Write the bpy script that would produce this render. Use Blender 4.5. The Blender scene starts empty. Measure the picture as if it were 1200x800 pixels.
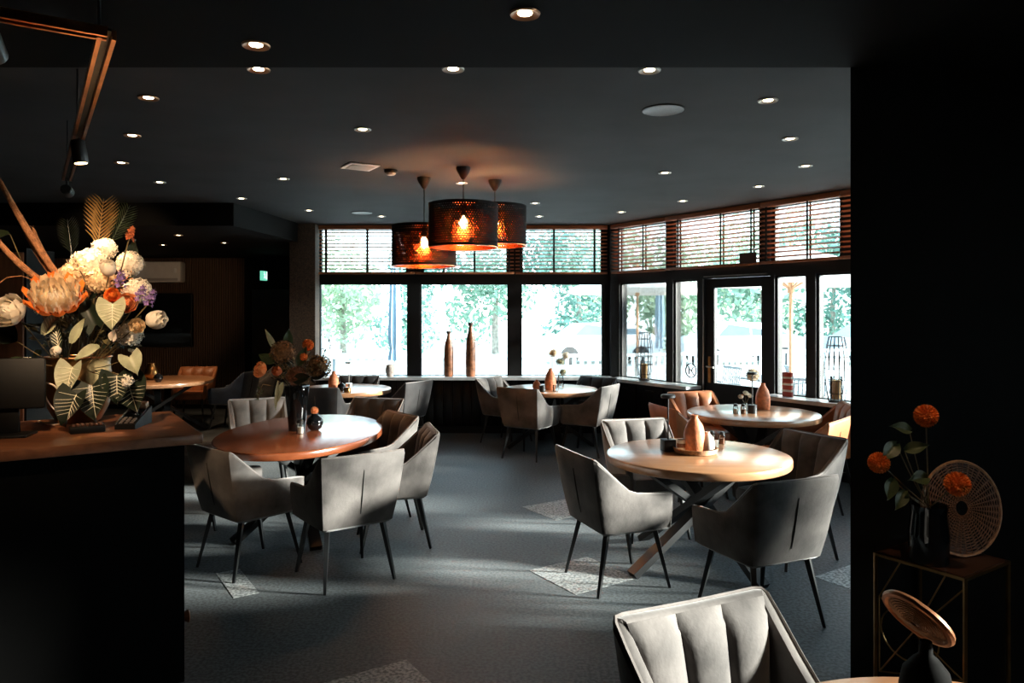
import bpy, math, random
from mathutils import Vector, Matrix, Quaternion
random.seed(7)
SC = bpy.context.scene
COL = SC.collection
PI = math.pi

# ---------------------------------------------------------------- camera
cam_data = bpy.data.cameras.new('camera')
cam_data.sensor_width = 36.0
cam_data.lens = 25.8
cam_data.shift_y = -35.0 / 1200.0
cam_data.clip_start = 0.05
cam_data.clip_end = 300
cam = bpy.data.objects.new('camera', cam_data)
COL.objects.link(cam)
cam.location = (0, 0, 1.73)
cam.rotation_euler = (PI / 2, 0, 0)
SC.camera = cam

# ---------------------------------------------------------------- sky, sun, exposure
SKY_STRENGTH = 4.2
world = bpy.data.worlds.new('sky')
SC.world = world
world.use_nodes = True
wn, wl = world.node_tree.nodes, world.node_tree.links
wn.clear()
w_out = wn.new('ShaderNodeOutputWorld')
w_bg = wn.new('ShaderNodeBackground')
w_tc = wn.new('ShaderNodeTexCoord')
w_sep = wn.new('ShaderNodeSeparateXYZ')
w_ramp = wn.new('ShaderNodeValToRGB')
w_ramp.color_ramp.elements[0].position = 0.0
w_ramp.color_ramp.elements[0].color = (0.80, 0.95, 1.0, 1)
w_ramp.color_ramp.elements[1].position = 0.8
w_ramp.color_ramp.elements[1].color = (0.55, 0.80, 1.0, 1)
wl.new(w_tc.outputs['Generated'], w_sep.inputs[0])
wl.new(w_sep.outputs['Z'], w_ramp.inputs[0])
wl.new(w_ramp.outputs[0], w_bg.inputs['Color'])
w_bg.inputs['Strength'].default_value = SKY_STRENGTH
wl.new(w_bg.outputs[0], w_out.inputs[0])

sun_data = bpy.data.lights.new('sun', 'SUN')
sun_data.energy = 20.0
sun_data.angle = math.radians(7)
sun_data.color = (1.0, 0.93, 0.84)
sun = bpy.data.objects.new('sun', sun_data)
COL.objects.link(sun)
sun.location = (30, -3, 10)
SUN_TO = Vector((-0.985, 0.125, -math.tan(math.radians(13))))
sun.rotation_mode = 'QUATERNION'
sun.rotation_quaternion = SUN_TO.to_track_quat('-Z', 'Y')

SC.view_settings.view_transform = 'Standard'
SC.view_settings.look = 'None'
SC.view_settings.exposure = 0.78
SC.view_settings.gamma = 1.0
SC.view_settings.use_curve_mapping = False

# ---------------------------------------------------------------- materials
MATS = {}
def mat(name, col, rough=0.5, metal=0.0, var=0.0, scale=8.0, bump=0.0, bscale=None, spec=0.5,
        sheen=0.0, emit=None, estr=0.0, stretch=None, col2=None, trans=0.0, subsurf=None):
    if name in MATS: return MATS[name]
    m = bpy.data.materials.new(name); m.use_nodes = True
    nt = m.node_tree; N, L = nt.nodes, nt.links
    b = N['Principled BSDF']
    b.inputs['Roughness'].default_value = rough
    b.inputs['Metallic'].default_value = metal
    b.inputs['Specular IOR Level'].default_value = spec
    c4 = (col[0], col[1], col[2], 1)
    b.inputs['Base Color'].default_value = c4
    if sheen:
        b.inputs['Sheen Weight'].default_value = sheen
        b.inputs['Sheen Roughness'].default_value = 0.4
    tc = mp = None
    if var or bump or col2:
        tc = N.new('ShaderNodeTexCoord'); mp = N.new('ShaderNodeMapping')
        L.new(tc.outputs['Object'], mp.inputs['Vector'])
        if stretch: mp.inputs['Scale'].default_value = stretch
    if var or col2:
        nz = N.new('ShaderNodeTexNoise'); nz.inputs['Scale'].default_value = scale
        nz.inputs['Detail'].default_value = 5
        L.new(mp.outputs[0], nz.inputs['Vector'])
        rp = N.new('ShaderNodeValToRGB')
        rp.color_ramp.elements[0].position = 0.32; rp.color_ramp.elements[1].position = 0.68
        lo = tuple(max(0, x * (1 - var)) for x in col)
        hi = col2 if col2 else tuple(min(1, x * (1 + var)) for x in col)
        rp.color_ramp.elements[0].color = (*lo, 1); rp.color_ramp.elements[1].color = (*hi, 1)
        L.new(nz.outputs['Fac'], rp.inputs[0]); L.new(rp.outputs[0], b.inputs['Base Color'])
    if bump:
        n2 = N.new('ShaderNodeTexNoise'); n2.inputs['Scale'].default_value = bscale or scale
        n2.inputs['Detail'].default_value = 4
        L.new(mp.outputs[0], n2.inputs['Vector'])
        bp = N.new('ShaderNodeBump'); bp.inputs['Strength'].default_value = bump; bp.inputs['Distance'].default_value = 0.01
        L.new(n2.outputs['Fac'], bp.inputs['Height']); L.new(bp.outputs[0], b.inputs['Normal'])
    if emit:
        b.inputs['Emission Color'].default_value = (*emit, 1); b.inputs['Emission Strength'].default_value = estr
    if trans:
        out = N['Material Output']
        tr = N.new('ShaderNodeBsdfTranslucent'); tr.inputs['Color'].default_value = c4
        mx = N.new('ShaderNodeMixShader'); mx.inputs[0].default_value = trans
        L.new(b.outputs[0], mx.inputs[1]); L.new(tr.outputs[0], mx.inputs[2]); L.new(mx.outputs[0], out.inputs[0])
    MATS[name] = m
    return m

def glass_mat(name, tint, refl=1.0):
    m = bpy.data.materials.new(name); m.use_nodes = True
    N, L = m.node_tree.nodes, m.node_tree.links
    N.clear()
    o = N.new('ShaderNodeOutputMaterial'); mx = N.new('ShaderNodeMixShader')
    t = N.new('ShaderNodeBsdfTransparent'); t.inputs[0].default_value = (*tint, 1)
    g = N.new('ShaderNodeBsdfGlossy'); g.inputs['Roughness'].default_value = 0.02
    fr = N.new('ShaderNodeFresnel'); fr.inputs[0].default_value = 1.45
    ml = N.new('ShaderNodeMath'); ml.operation = 'MULTIPLY'; ml.inputs[1].default_value = refl
    L.new(fr.outputs[0], ml.inputs[0]); L.new(ml.outputs[0], mx.inputs[0])
    L.new(t.outputs[0], mx.inputs[1]); L.new(g.outputs[0], mx.inputs[2]); L.new(mx.outputs[0], o.inputs[0])
    MATS[name] = m
    return m

def wood_mat(name, c1, c2, rough=0.32, scale=3.0, stretch=(1, 12, 12), spec=0.5, coat=0.0, bump=0.03):
    m = bpy.data.materials.new(name); m.use_nodes = True
    N, L = m.node_tree.nodes, m.node_tree.links
    b = N['Principled BSDF']; b.inputs['Roughness'].default_value = rough
    b.inputs['Specular IOR Level'].default_value = spec
    b.inputs['Coat Weight'].default_value = coat; b.inputs['Coat Roughness'].default_value = 0.22; b.inputs['Coat IOR'].default_value = 1.65
    tc = N.new('ShaderNodeTexCoord'); mp = N.new('ShaderNodeMapping'); mp.inputs['Scale'].default_value = stretch
    L.new(tc.outputs['Object'], mp.inputs[0])
    nz = N.new('ShaderNodeTexNoise'); nz.inputs['Scale'].default_value = scale; nz.inputs['Detail'].default_value = 7
    nz.inputs['Distortion'].default_value = 0.6
    L.new(mp.outputs[0], nz.inputs['Vector'])
    rp = N.new('ShaderNodeValToRGB')
    rp.color_ramp.elements[0].position = 0.3; rp.color_ramp.elements[1].position = 0.7
    rp.color_ramp.elements[0].color = (*c1, 1); rp.color_ramp.elements[1].color = (*c2, 1)
    L.new(nz.outputs['Fac'], rp.inputs[0]); L.new(rp.outputs[0], b.inputs['Base Color'])
    bp = N.new('ShaderNodeBump'); bp.inputs['Strength'].default_value = bump
    L.new(nz.outputs['Fac'], bp.inputs['Height']); L.new(bp.outputs[0], b.inputs['Normal'])
    MATS[name] = m
    return m

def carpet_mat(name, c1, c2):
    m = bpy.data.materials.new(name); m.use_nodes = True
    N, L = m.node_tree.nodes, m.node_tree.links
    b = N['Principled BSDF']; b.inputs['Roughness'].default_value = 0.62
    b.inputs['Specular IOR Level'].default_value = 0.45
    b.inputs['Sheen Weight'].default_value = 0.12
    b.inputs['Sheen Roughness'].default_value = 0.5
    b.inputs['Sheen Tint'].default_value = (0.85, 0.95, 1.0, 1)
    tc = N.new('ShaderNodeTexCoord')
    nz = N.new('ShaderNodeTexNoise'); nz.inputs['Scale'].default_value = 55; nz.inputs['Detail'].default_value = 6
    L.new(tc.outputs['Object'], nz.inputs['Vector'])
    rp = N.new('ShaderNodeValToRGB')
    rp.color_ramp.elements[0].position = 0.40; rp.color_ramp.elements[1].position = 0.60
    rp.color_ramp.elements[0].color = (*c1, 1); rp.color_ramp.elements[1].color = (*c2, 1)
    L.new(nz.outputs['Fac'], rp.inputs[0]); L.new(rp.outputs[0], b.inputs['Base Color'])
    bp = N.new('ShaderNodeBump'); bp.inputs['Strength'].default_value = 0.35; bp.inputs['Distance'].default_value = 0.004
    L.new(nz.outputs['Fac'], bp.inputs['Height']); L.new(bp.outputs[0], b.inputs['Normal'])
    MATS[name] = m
    return m

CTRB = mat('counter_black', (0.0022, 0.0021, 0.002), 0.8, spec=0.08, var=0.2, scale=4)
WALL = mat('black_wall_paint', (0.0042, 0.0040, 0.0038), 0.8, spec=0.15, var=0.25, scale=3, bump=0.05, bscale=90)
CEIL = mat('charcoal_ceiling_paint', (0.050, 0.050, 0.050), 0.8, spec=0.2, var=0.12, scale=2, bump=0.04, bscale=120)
CEILN = mat('shaded_ceiling_paint', (0.0032, 0.0031, 0.003), 0.85, spec=0.12, var=0.2, scale=2, bump=0.04, bscale=120)  # weaker light on the near ceiling is put into this darker colour
FRAME = mat('black_window_paint', (0.006, 0.0065, 0.007), 0.5, spec=0.3, var=0.2, scale=6)
PANEL = mat('black_panel_paint', (0.006, 0.0065, 0.007), 0.4, spec=0.35, var=0.2, scale=5)
SILLM = mat('pale_gloss_sill', (0.50, 0.51, 0.52), 0.22, spec=0.8, var=0.2, scale=7)
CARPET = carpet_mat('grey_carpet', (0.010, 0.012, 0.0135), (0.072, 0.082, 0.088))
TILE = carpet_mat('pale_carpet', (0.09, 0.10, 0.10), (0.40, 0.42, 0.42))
SLAT = wood_mat('red_brown_blind_wood', (0.30, 0.095, 0.036), (0.46, 0.16, 0.065), 0.4, 4, (1, 1, 10))
TAPE = mat('black_tape', (0.008, 0.008, 0.008), 0.8, var=0.2, scale=40)
PILLAR = mat('brown_woven_wallcovering', (0.075, 0.045, 0.027), 0.75, var=0.6, scale=70, bump=0.4, bscale=90)
GLASS = glass_mat('window_glass', (0.93, 0.97, 0.97), 0.8)
CLEAR = glass_mat('clear_glass', (0.86, 0.88, 0.88), 1.6)
WOOD = wood_mat('table_oak', (0.40, 0.19, 0.090), (0.54, 0.28, 0.14), 0.28, 2.2, (1, 9, 9), coat=1.0)
WOODR = wood_mat('table_red_oak', (0.215, 0.054, 0.018), (0.27, 0.074, 0.026), 0.26, 2.2, (9, 1, 9), coat=1.0)
BAR = wood_mat('counter_walnut', (0.16, 0.055, 0.022), (0.28, 0.105, 0.045), 0.33, 2.5, (1, 10, 10))
CABW = wood_mat('cabinet_brown_wood', (0.13, 0.040, 0.016), (0.21, 0.075, 0.03), 0.45, 3, (10, 10, 1))
SLATW = wood_mat('wall_slat_wood', (0.055, 0.028, 0.015), (0.10, 0.052, 0.028), 0.5, 3, (10, 10, 1))
BLACKM = mat('black_metal', (0.009, 0.010, 0.011), 0.4, 0.0, var=0.2, scale=12)
BLACKP = mat('black_plastic', (0.0035, 0.0035, 0.0035), 0.62, spec=0.3, var=0.2, scale=20)
GREY = mat('grey_velvet', (0.100, 0.090, 0.085), 0.75, var=0.68, scale=3.8, bump=0.12, bscale=60, sheen=0.42, spec=0.25)
GREYP = mat('grey_piping', (0.15, 0.13, 0.12), 0.6, var=0.2, scale=30, sheen=0.4)
COG = mat('cognac_leather', (0.36, 0.125, 0.045), 0.42, var=0.25, scale=7, bump=0.12, bscale=80)
COGP = mat('cognac_piping', (0.40, 0.15, 0.06), 0.45, var=0.2, scale=30)
BLUE = mat('navy_velvet', (0.022, 0.034, 0.060), 0.7, var=0.3, scale=6, bump=0.1, bscale=60, sheen=0.5, spec=0.3)
BLUEP = mat('navy_piping', (0.03, 0.045, 0.07), 0.6, var=0.2, scale=30, sheen=0.3)
DARKV = mat('dark_grey_velvet', (0.034, 0.032, 0.033), 0.75, var=0.3, scale=6, bump=0.1, bscale=60, sheen=0.4, spec=0.25)
COPPER = mat('copper_metal', (0.80, 0.36, 0.16), 0.28, 1.0, var=0.12, scale=14)
COPPERL = mat('copper_lining', (0.80, 0.30, 0.10), 0.24, 1.0, var=0.12, scale=20)
BRASS = mat('aged_brass', (0.30, 0.16, 0.06), 0.3, 1.0, var=0.35, scale=9)
STEEL = mat('brushed_steel', (0.6, 0.58, 0.55), 0.3, 1.0, var=0.1, scale=20)
SHADE = mat('black_perforated_shade', (0.006, 0.0055, 0.005), 0.75, 0.0, spec=0.15, var=0.2, scale=20)
WHITEP = mat('white_plastic', (0.62, 0.60, 0.58), 0.4, var=0.05, scale=8)
BULB = mat('warm_bulb', (1, 0.7, 0.4), 0.5, emit=(1.0, 0.50, 0.20), estr=210.0, var=0.02)
LENS = mat('downlight_lens', (1, 0.9, 0.7), 0.5, emit=(1.0, 0.78, 0.52), estr=13.0, var=0.02)
TERRA = mat('terracotta_glaze', (0.60, 0.20, 0.085), 0.5, var=0.25, scale=35, bump=0.25, bscale=90)
CERAM = mat('white_ceramic', (0.72, 0.66, 0.58), 0.45, var=0.1, scale=14)
BROWNC = mat('brown_stoneware', (0.26, 0.10, 0.045), 0.42, var=0.55, scale=16, bump=0.3, bscale=50)
RATTAND = mat('dark_rattan_disc', (0.16, 0.070, 0.028), 0.6, var=0.4, scale=40, bump=0.3, bscale=120)
RATTAN = mat('rattan', (0.33, 0.16, 0.065), 0.55, var=0.4, scale=40, bump=0.3, bscale=120)
STONE = mat('pale_stone', (0.36, 0.30, 0.27), 0.7, var=0.3, scale=30, bump=0.3, bscale=60)
BGLASS = mat('black_glass', (0.006, 0.007, 0.008), 0.06, var=0.2, scale=5)
WIREM = mat('dark_wire', (0.03, 0.018, 0.012), 0.5, 0.3, var=0.3, scale=30)
WAX = mat('candle_wax', (0.75, 0.42, 0.16), 0.5, var=0.08, scale=10)
CABLE = mat('ivory_cable', (0.8, 0.66, 0.5), 0.5, var=0.08, scale=30)
# plants
PETW = mat('white_petal', (0.78, 0.70, 0.58), 0.6, var=0.14, scale=30, trans=0.25)
PETC = mat('cream_petal', (0.72, 0.55, 0.34), 0.6, var=0.25, scale=30, trans=0.25)
PETO = mat('orange_petal', (0.80, 0.21, 0.030), 0.6, var=0.22, scale=40, trans=0.2)
PETA = mat('apricot_petal', (0.80, 0.34, 0.14), 0.6, var=0.25, scale=25, trans=0.25)
PETP = mat('purple_petal', (0.20, 0.11, 0.30), 0.6, var=0.3, scale=40, trans=0.2)
PETR = mat('rust_petal', (0.36, 0.085, 0.02), 0.6, var=0.35, scale=30, trans=0.2)
LEAFD = mat('dark_leaf', (0.009, 0.015, 0.008), 0.4, var=0.35, scale=20)
LEAFG = mat('green_leaf', (0.045, 0.065, 0.026), 0.45, var=0.35, scale=20, trans=0.2)
LEAFP = mat('pale_leaf', (0.36, 0.37, 0.24), 0.5, var=0.25, scale=20, trans=0.2)
VEIN = mat('pale_vein', (0.74, 0.70, 0.54), 0.5, var=0.1, scale=30)
STEM = mat('plant_stem', (0.12, 0.085, 0.035), 0.6, var=0.3, scale=30)
PLUME = mat('brown_plume', (0.34, 0.14, 0.055), 0.8, var=0.4, scale=60, bump=0.6, bscale=120)
GOLDL = mat('gold_frond', (0.42, 0.24, 0.075), 0.55, var=0.3, scale=25, trans=0.25)
# outdoors
DECK = mat('pale_terrace_paving', (0.62, 0.60, 0.56), 0.7, var=0.12, scale=1.5)
LAWN = mat('far_ground', (0.50, 0.52, 0.48), 0.9, var=0.2, scale=0.4)
WHITEW = mat('white_painted_wood', (0.52, 0.60, 0.64), 0.55, var=0.08, scale=6)
FOL1 = mat('tree_leaf_mid', (0.25, 0.38, 0.29), 0.6, var=0.3, scale=1.2, trans=0.35)  # leaf colours lifted to stand in for the overexposed outdoor light
FOL2 = mat('tree_leaf_light', (0.38, 0.47, 0.33), 0.6, var=0.25, scale=1.2, trans=0.35)
FOL3 = mat('tree_leaf_deep', (0.15, 0.28, 0.23), 0.6, var=0.35, scale=1.2, trans=0.35)
BARK = mat('bark', (0.30, 0.26, 0.22), 0.85, var=0.4, scale=8)
CANV = mat('cream_canvas', (0.70, 0.62, 0.55), 0.75, var=0.06, scale=6, trans=0.3)
CANVB = mat('blue_grey_canvas', (0.30, 0.42, 0.52), 0.75, var=0.1, scale=6)
POLEW = wood_mat('parasol_pole_wood', (0.40, 0.20, 0.10), (0.55, 0.30, 0.16), 0.5, 4, (9, 9, 1))
WICK = mat('grey_wicker', (0.16, 0.18, 0.19), 0.7, var=0.3, scale=40)
CARW = mat('white_car_paint', (0.70, 0.72, 0.74), 0.25, var=0.03, scale=2)
CARR = mat('red_car_paint', (0.45, 0.10, 0.07), 0.3, var=0.05, scale=2)
CARG = mat('grey_car_paint', (0.25, 0.29, 0.33), 0.3, var=0.05, scale=2)
CARGL = mat('car_glass', (0.10, 0.14, 0.17), 0.1, var=0.1, scale=2)
TYRE = mat('tyre_rubber', (0.03, 0.03, 0.03), 0.8, var=0.2, scale=10)
REDM = mat('red_card', (0.45, 0.055, 0.03), 0.5, var=0.1, scale=12)

# ---------------------------------------------------------------- mesh builder
class MB:
    def __init__(s): s.v = []; s.f = []
    def add(s, vs, fs, M=None):
        k = len(s.v)
        for p in vs:
            p = Vector(p)
            s.v.append(tuple(M @ p) if M is not None else tuple(p))
        for f in fs: s.f.append(tuple(i + k for i in f))
        return s
    def box(s, x0, x1, y0, y1, z0, z1, M=None):
        vs = [(x0,y0,z0),(x1,y0,z0),(x1,y1,z0),(x0,y1,z0),(x0,y0,z1),(x1,y0,z1),(x1,y1,z1),(x0,y1,z1)]
        return s.add(vs, [(3,2,1,0),(4,5,6,7),(0,1,5,4),(1,2,6,5),(2,3,7,6),(3,0,4,7)], M)
    def rbox(s, x0, x1, y0, y1, z0, z1, r=0.01, M=None):
        # box with chamfered edges: three cross rings
        r = min(r, (x1-x0)/2.01, (y1-y0)/2.01, (z1-z0)/2.01)
        def ring(ins, z):
            a0, a1, b0, b1 = x0+ins, x1-ins, y0+ins, y1-ins
            q = r*0.9
            return [(a0+q,b0,z),(a1-q,b0,z),(a1-q*.3,b0+q*.3,z),(a1,b0+q,z),(a1,b1-q,z),(a1-q*.3,b1-q*.3,z),(a1-q,b1,z),(a0+q,b1,z),(a0+q*.3,b1-q*.3,z),(a0,b1-q,z),(a0,b0+q,z),(a0+q*.3,b0+q*.3,z)]
        rings = [ring(r, z0), ring(r*.3, z0+r*.3), ring(0, z0+r), ring(0, z1-r), ring(r*.3, z1-r*.3), ring(r, z1)]
        n = 12; vs = [p for q in rings for p in q]; fs = []
        for k in range(len(rings)-1):
            for i in range(n):
                j = (i+1) % n
                fs.append((k*n+i, k*n+j, (k+1)*n+j, (k+1)*n+i))
        fs.append(tuple(range(n-1, -1, -1))); fs.append(tuple((len(rings)-1)*n+i for i in range(n)))
        return s.add(vs, fs, M)
    def bar(s, p0, p1, w, h, w1=None, h1=None):
        p0, p1 = Vector(p0), Vector(p1); d = (p1-p0).normalized()
        up = Vector((0,0,1)) if abs(d.z) < 0.97 else Vector((0,1,0))
        a = d.cross(up).normalized(); b = a.cross(d).normalized()
        w1 = w if w1 is None else w1; h1 = h if h1 is None else h1
        vs = [p0-a*w/2-b*h/2, p0+a*w/2-b*h/2, p0+a*w/2+b*h/2, p0-a*w/2+b*h/2,
              p1-a*w1/2-b*h1/2, p1+a*w1/2-b*h1/2, p1+a*w1/2+b*h1/2, p1-a*w1/2+b*h1/2]
        return s.add(vs, [(3,2,1,0),(4,5,6,7),(0,1,5,4),(1,2,6,5),(2,3,7,6),(3,0,4,7)])
    def tube(s, pts, r, n=6, closed=False):
        pts = [Vector(p) for p in pts]; m = len(pts)
        rs = r if isinstance(r, (list, tuple)) else [r]*m
        base = len(s.v); prev = None
        for i in range(m):
            if closed: t = pts[(i+1) % m]-pts[i-1]
            else: t = pts[min(i+1, m-1)]-pts[max(i-1, 0)]
            t = t.normalized() if t.length > 1e-9 else Vector((0,0,1))
            if prev is None:
                a = t.orthogonal().normalized()
            else:
                a = (prev - t*prev.dot(t))
                a = a.normalized() if a.length > 1e-6 else t.orthogonal().normalized()
            prev = a; b = t.cross(a)
            for k in range(n):
                th = 2*PI*k/n
                s.v.append(tuple(pts[i]+(a*math.cos(th)+b*math.sin(th))*rs[i]))
        for i in range(m if closed else m-1):
            j = (i+1) % m
            for k in range(n):
                q = (k+1) % n
                s.f.append((base+i*n+k, base+i*n+q, base+j*n+q, base+j*n+k))
        if not closed:
            s.f.append(tuple(base+k for k in range(n-1, -1, -1)))
            s.f.append(tuple(base+(m-1)*n+k for k in range(n)))
        return s
    def lathe(s, prof, n=24, c=(0,0,0), sx=1.0, sy=1.0, M=None, cap=True):
        vs, fs = [], []
        for (r, z) in prof:
            for k in range(n):
                th = 2*PI*k/n
                vs.append((c[0]+r*sx*math.cos(th), c[1]+r*sy*math.sin(th), c[2]+z))
        for i in range(len(prof)-1):
            for k in range(n):
                q = (k+1) % n
                fs.append((i*n+k, i*n+q, (i+1)*n+q, (i+1)*n+k))
        if cap and prof[0][0] > 1e-6: fs.append(tuple(range(n-1, -1, -1)))
        if cap and prof[-1][0] > 1e-6: fs.append(tuple((len(prof)-1)*n+k for k in range(n)))
        return s.add(vs, fs, M)
    def grid(s, fn, nu, nv, M=None):
        vs = [fn(i/(nu-1), j/(nv-1)) for j in range(nv) for i in range(nu)]
        fs = [(j*nu+i, j*nu+i+1, (j+1)*nu+i+1, (j+1)*nu+i) for j in range(nv-1) for i in range(nu-1)]
        return s.add(vs, fs, M)
    def mesh(s, name, m, ang=35):
        me = bpy.data.meshes.new(name)
        me.from_pydata(s.v, [], s.f)
        me.materials.append(m)
        if ang:
            me.shade_smooth()
            me.set_sharp_from_angle(angle=math.radians(ang))
        me.update()
        return me
    def build(s, name, m, parent=None, loc=None, ang=35):
        o = bpy.data.objects.new(name, s.mesh(name, m, ang))
        COL.objects.link(o)
        if parent is not None: o.parent = parent
        if loc is not None: o.location = loc
        return o

def tag(o, label=None, cat=None, group=None, kind=None):
    if label: o['label'] = label
    if cat: o['category'] = cat
    if group: o['group'] = group
    if kind: o['kind'] = kind
    return o
def thing(name, label, cat, loc=(0,0,0), rotz=0.0, group=None):
    o = bpy.data.objects.new(name, None); COL.objects.link(o)
    o.empty_display_size = 0.1
    o.location = loc; o.rotation_euler = (0, 0, rotz)
    return tag(o, label, cat, group)
def one(name, mb, m, label, cat, loc=(0,0,0), rotz=0.0, group=None, ang=35):
    o = mb.build(name, m, None, loc, ang); o.rotation_euler = (0, 0, rotz)
    return tag(o, label, cat, group)
def struct(name, mb, m, parent=None, loc=None, ang=35):
    o = mb.build(name, m, parent, loc, ang)
    if parent is None: o['kind'] = 'structure'
    return o
def link_mesh(name, me, parent, loc=None):
    o = bpy.data.objects.new(name, me); COL.objects.link(o)
    if parent is not None: o.parent = parent
    if loc is not None: o.location = loc
    return o
def dup(root, loc, rotz, label=None, group=None):
    r = root.copy(); COL.objects.link(r); r.location = loc; r.rotation_euler = (0, 0, rotz)
    if label: r['label'] = label
    if group: r['group'] = group
    for ch in list(root.children):
        c = ch.copy(); COL.objects.link(c); c.parent = r
        for g in list(ch.children):
            d = g.copy(); COL.objects.link(d); d.parent = c
    return r

# ---------------------------------------------------------------- setting
class Wall:
    def __init__(s, o, d, n): s.o = Vector((*o, 0)); s.d = Vector((*d, 0)).normalized(); s.n = Vector((*n, 0)).normalized()
    def p(s, t, n, h): return s.o + s.d*t + s.n*n + Vector((0, 0, h))
    def box(s, mb, t0, t1, n0, n1, h0, h1):
        vs = [s.p(t0,n0,h0), s.p(t1,n0,h0), s.p(t1,n1,h0), s.p(t0,n1,h0), s.p(t0,n0,h1), s.p(t1,n0,h1), s.p(t1,n1,h1), s.p(t0,n1,h1)]
        fs = [(3,2,1,0),(4,5,6,7),(0,1,5,4),(1,2,6,5),(2,3,7,6),(3,0,4,7)]
        if s.d.cross(s.n).z < 0: fs = [tuple(reversed(f)) for f in fs]
        mb.add(vs, fs); return mb
GA = Vector((0.549, -0.836, 0))     # along the angled bay wall, towards the camera
GB = Vector((0.836, 0.549, 0))      # out through the angled bay wall
CX, CY = 1.42, 10.48
WB = Wall((0, CY), (1, 0), (0, 1))
WR = Wall((CX, CY), (GA.x, GA.y), (GB.x, GB.y))
RX, RY = 4.20, 6.247
WS = Wall((RX, RY), (0, -1), (1, 0))

fl = MB()
poly = [(-9.0,-2.0),(RX,-2.0),(RX,RY),(CX,CY),(-3.05,CY),(-3.60,13.1),(-9.0,13.1)]
fl.add([(x,y,0) for x,y in poly]+[(x,y,-0.1) for x,y in poly], [tuple(range(7)), tuple(range(13,6,-1))]+[(i,i+7,(i+1)%7+7,(i+1)%7) for i in range(7)])
floor = struct('floor', fl, CARPET, ang=0)
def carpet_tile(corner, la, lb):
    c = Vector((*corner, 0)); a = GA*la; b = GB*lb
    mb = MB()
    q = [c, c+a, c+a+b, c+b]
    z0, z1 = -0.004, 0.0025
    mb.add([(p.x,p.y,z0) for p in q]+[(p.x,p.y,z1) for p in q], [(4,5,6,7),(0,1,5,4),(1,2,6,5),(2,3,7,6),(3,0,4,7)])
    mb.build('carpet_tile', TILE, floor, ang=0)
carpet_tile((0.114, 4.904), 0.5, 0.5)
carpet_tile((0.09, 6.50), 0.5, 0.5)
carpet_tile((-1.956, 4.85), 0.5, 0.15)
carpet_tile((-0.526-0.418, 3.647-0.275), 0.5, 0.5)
carpet_tile((1.97, 4.785), 0.4, 0.5)  # pale floor patch, built the same way as the tiles

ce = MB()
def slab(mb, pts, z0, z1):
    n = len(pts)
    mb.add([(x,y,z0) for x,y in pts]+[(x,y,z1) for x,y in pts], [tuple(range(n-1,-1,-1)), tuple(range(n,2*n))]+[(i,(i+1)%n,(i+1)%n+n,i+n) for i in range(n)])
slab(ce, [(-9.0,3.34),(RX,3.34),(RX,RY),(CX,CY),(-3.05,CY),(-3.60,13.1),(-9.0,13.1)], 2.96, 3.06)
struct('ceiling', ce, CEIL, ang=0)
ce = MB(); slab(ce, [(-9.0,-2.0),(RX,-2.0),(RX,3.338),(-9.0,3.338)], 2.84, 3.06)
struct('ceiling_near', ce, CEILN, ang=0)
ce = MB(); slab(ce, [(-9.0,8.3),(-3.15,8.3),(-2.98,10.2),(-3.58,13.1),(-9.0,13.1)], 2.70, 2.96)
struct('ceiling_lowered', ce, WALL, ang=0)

# back wall with three windows -----------------------------------------
w = MB()
WB.box(w, -2.9, CX, 0, 0.14, 0, 0.80)
WB.box(w, -2.9, CX, 0, 0.14, 2.135, 2.25)
WB.box(w, -2.9, CX, 0, 0.14, 2.93, 2.96)
for a, b in ((-2.9,-2.76), (-1.485,-1.318), (-0.048,0.122), (1.305,1.42)):
    WB.box(w, a, b, 0, 0.14, 0.80, 2.135)
    WB.box(w, a, b, 0, 0.14, 2.25, 2.93)
wall_back = struct('wall_back', w, FRAME, ang=0)
c = MB()
for x0, x1, y0, y1 in ((1.39, 1.50, 10.36, 10.62),): c.box(x0, x1, y0, y1, 0, 2.96)
struct('trim_1', c, FRAME, ang=0)
nb = 30; bw = (CX+2.72-0.10)/nb
me = None
for i in range(nb):
    t0 = -2.72+i*bw
    if me is None:
        b = MB(); b.rbox(0, bw-0.022, -0.022, 0, 0.10, 0.77, 0.006); me = b.mesh('board', PANEL)
    link_mesh('board', me, wall_back, (t0, CY, 0))
b = MB(); WB.box(b, -2.76, CX-0.06, -0.035, 0, 0, 0.095); struct('baseboard_back', b, PANEL, ang=0)
b = MB(); WB.box(b, -2.76, CX-0.02, -0.27, -0.001, 0.775, 0.815); struct('trim_2', b, SILLM, ang=0)

WN = [0]
def window(W, t0, t1, h0, h1, fw=0.035, n0=0.03, n1=0.09):
    WN[0] += 1
    f = MB()
    W.box(f, t0, t0+fw, n0, n1, h0, h1); W.box(f, t1-fw, t1, n0, n1, h0, h1)
    W.box(f, t0+fw, t1-fw, n0, n1, h0, h0+fw); W.box(f, t0+fw, t1-fw, n0, n1, h1-fw, h1)
    o = struct('window_%d' % WN[0], f, FRAME, ang=0)
    g = MB(); m = (n0+n1)/2
    W.box(g, t0+fw, t1-fw, m-0.003, m+0.003, h0+fw, h1-fw)
    g.build('pane', GLASS, o, ang=0)
    return o
for a, b in ((-2.76,-1.485), (-1.318,-0.048), (0.122,1.305)):
    window(WB, a, b, 0.80, 2.135, 0.02); window(WB, a, b, 2.25, 2.93)

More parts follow.
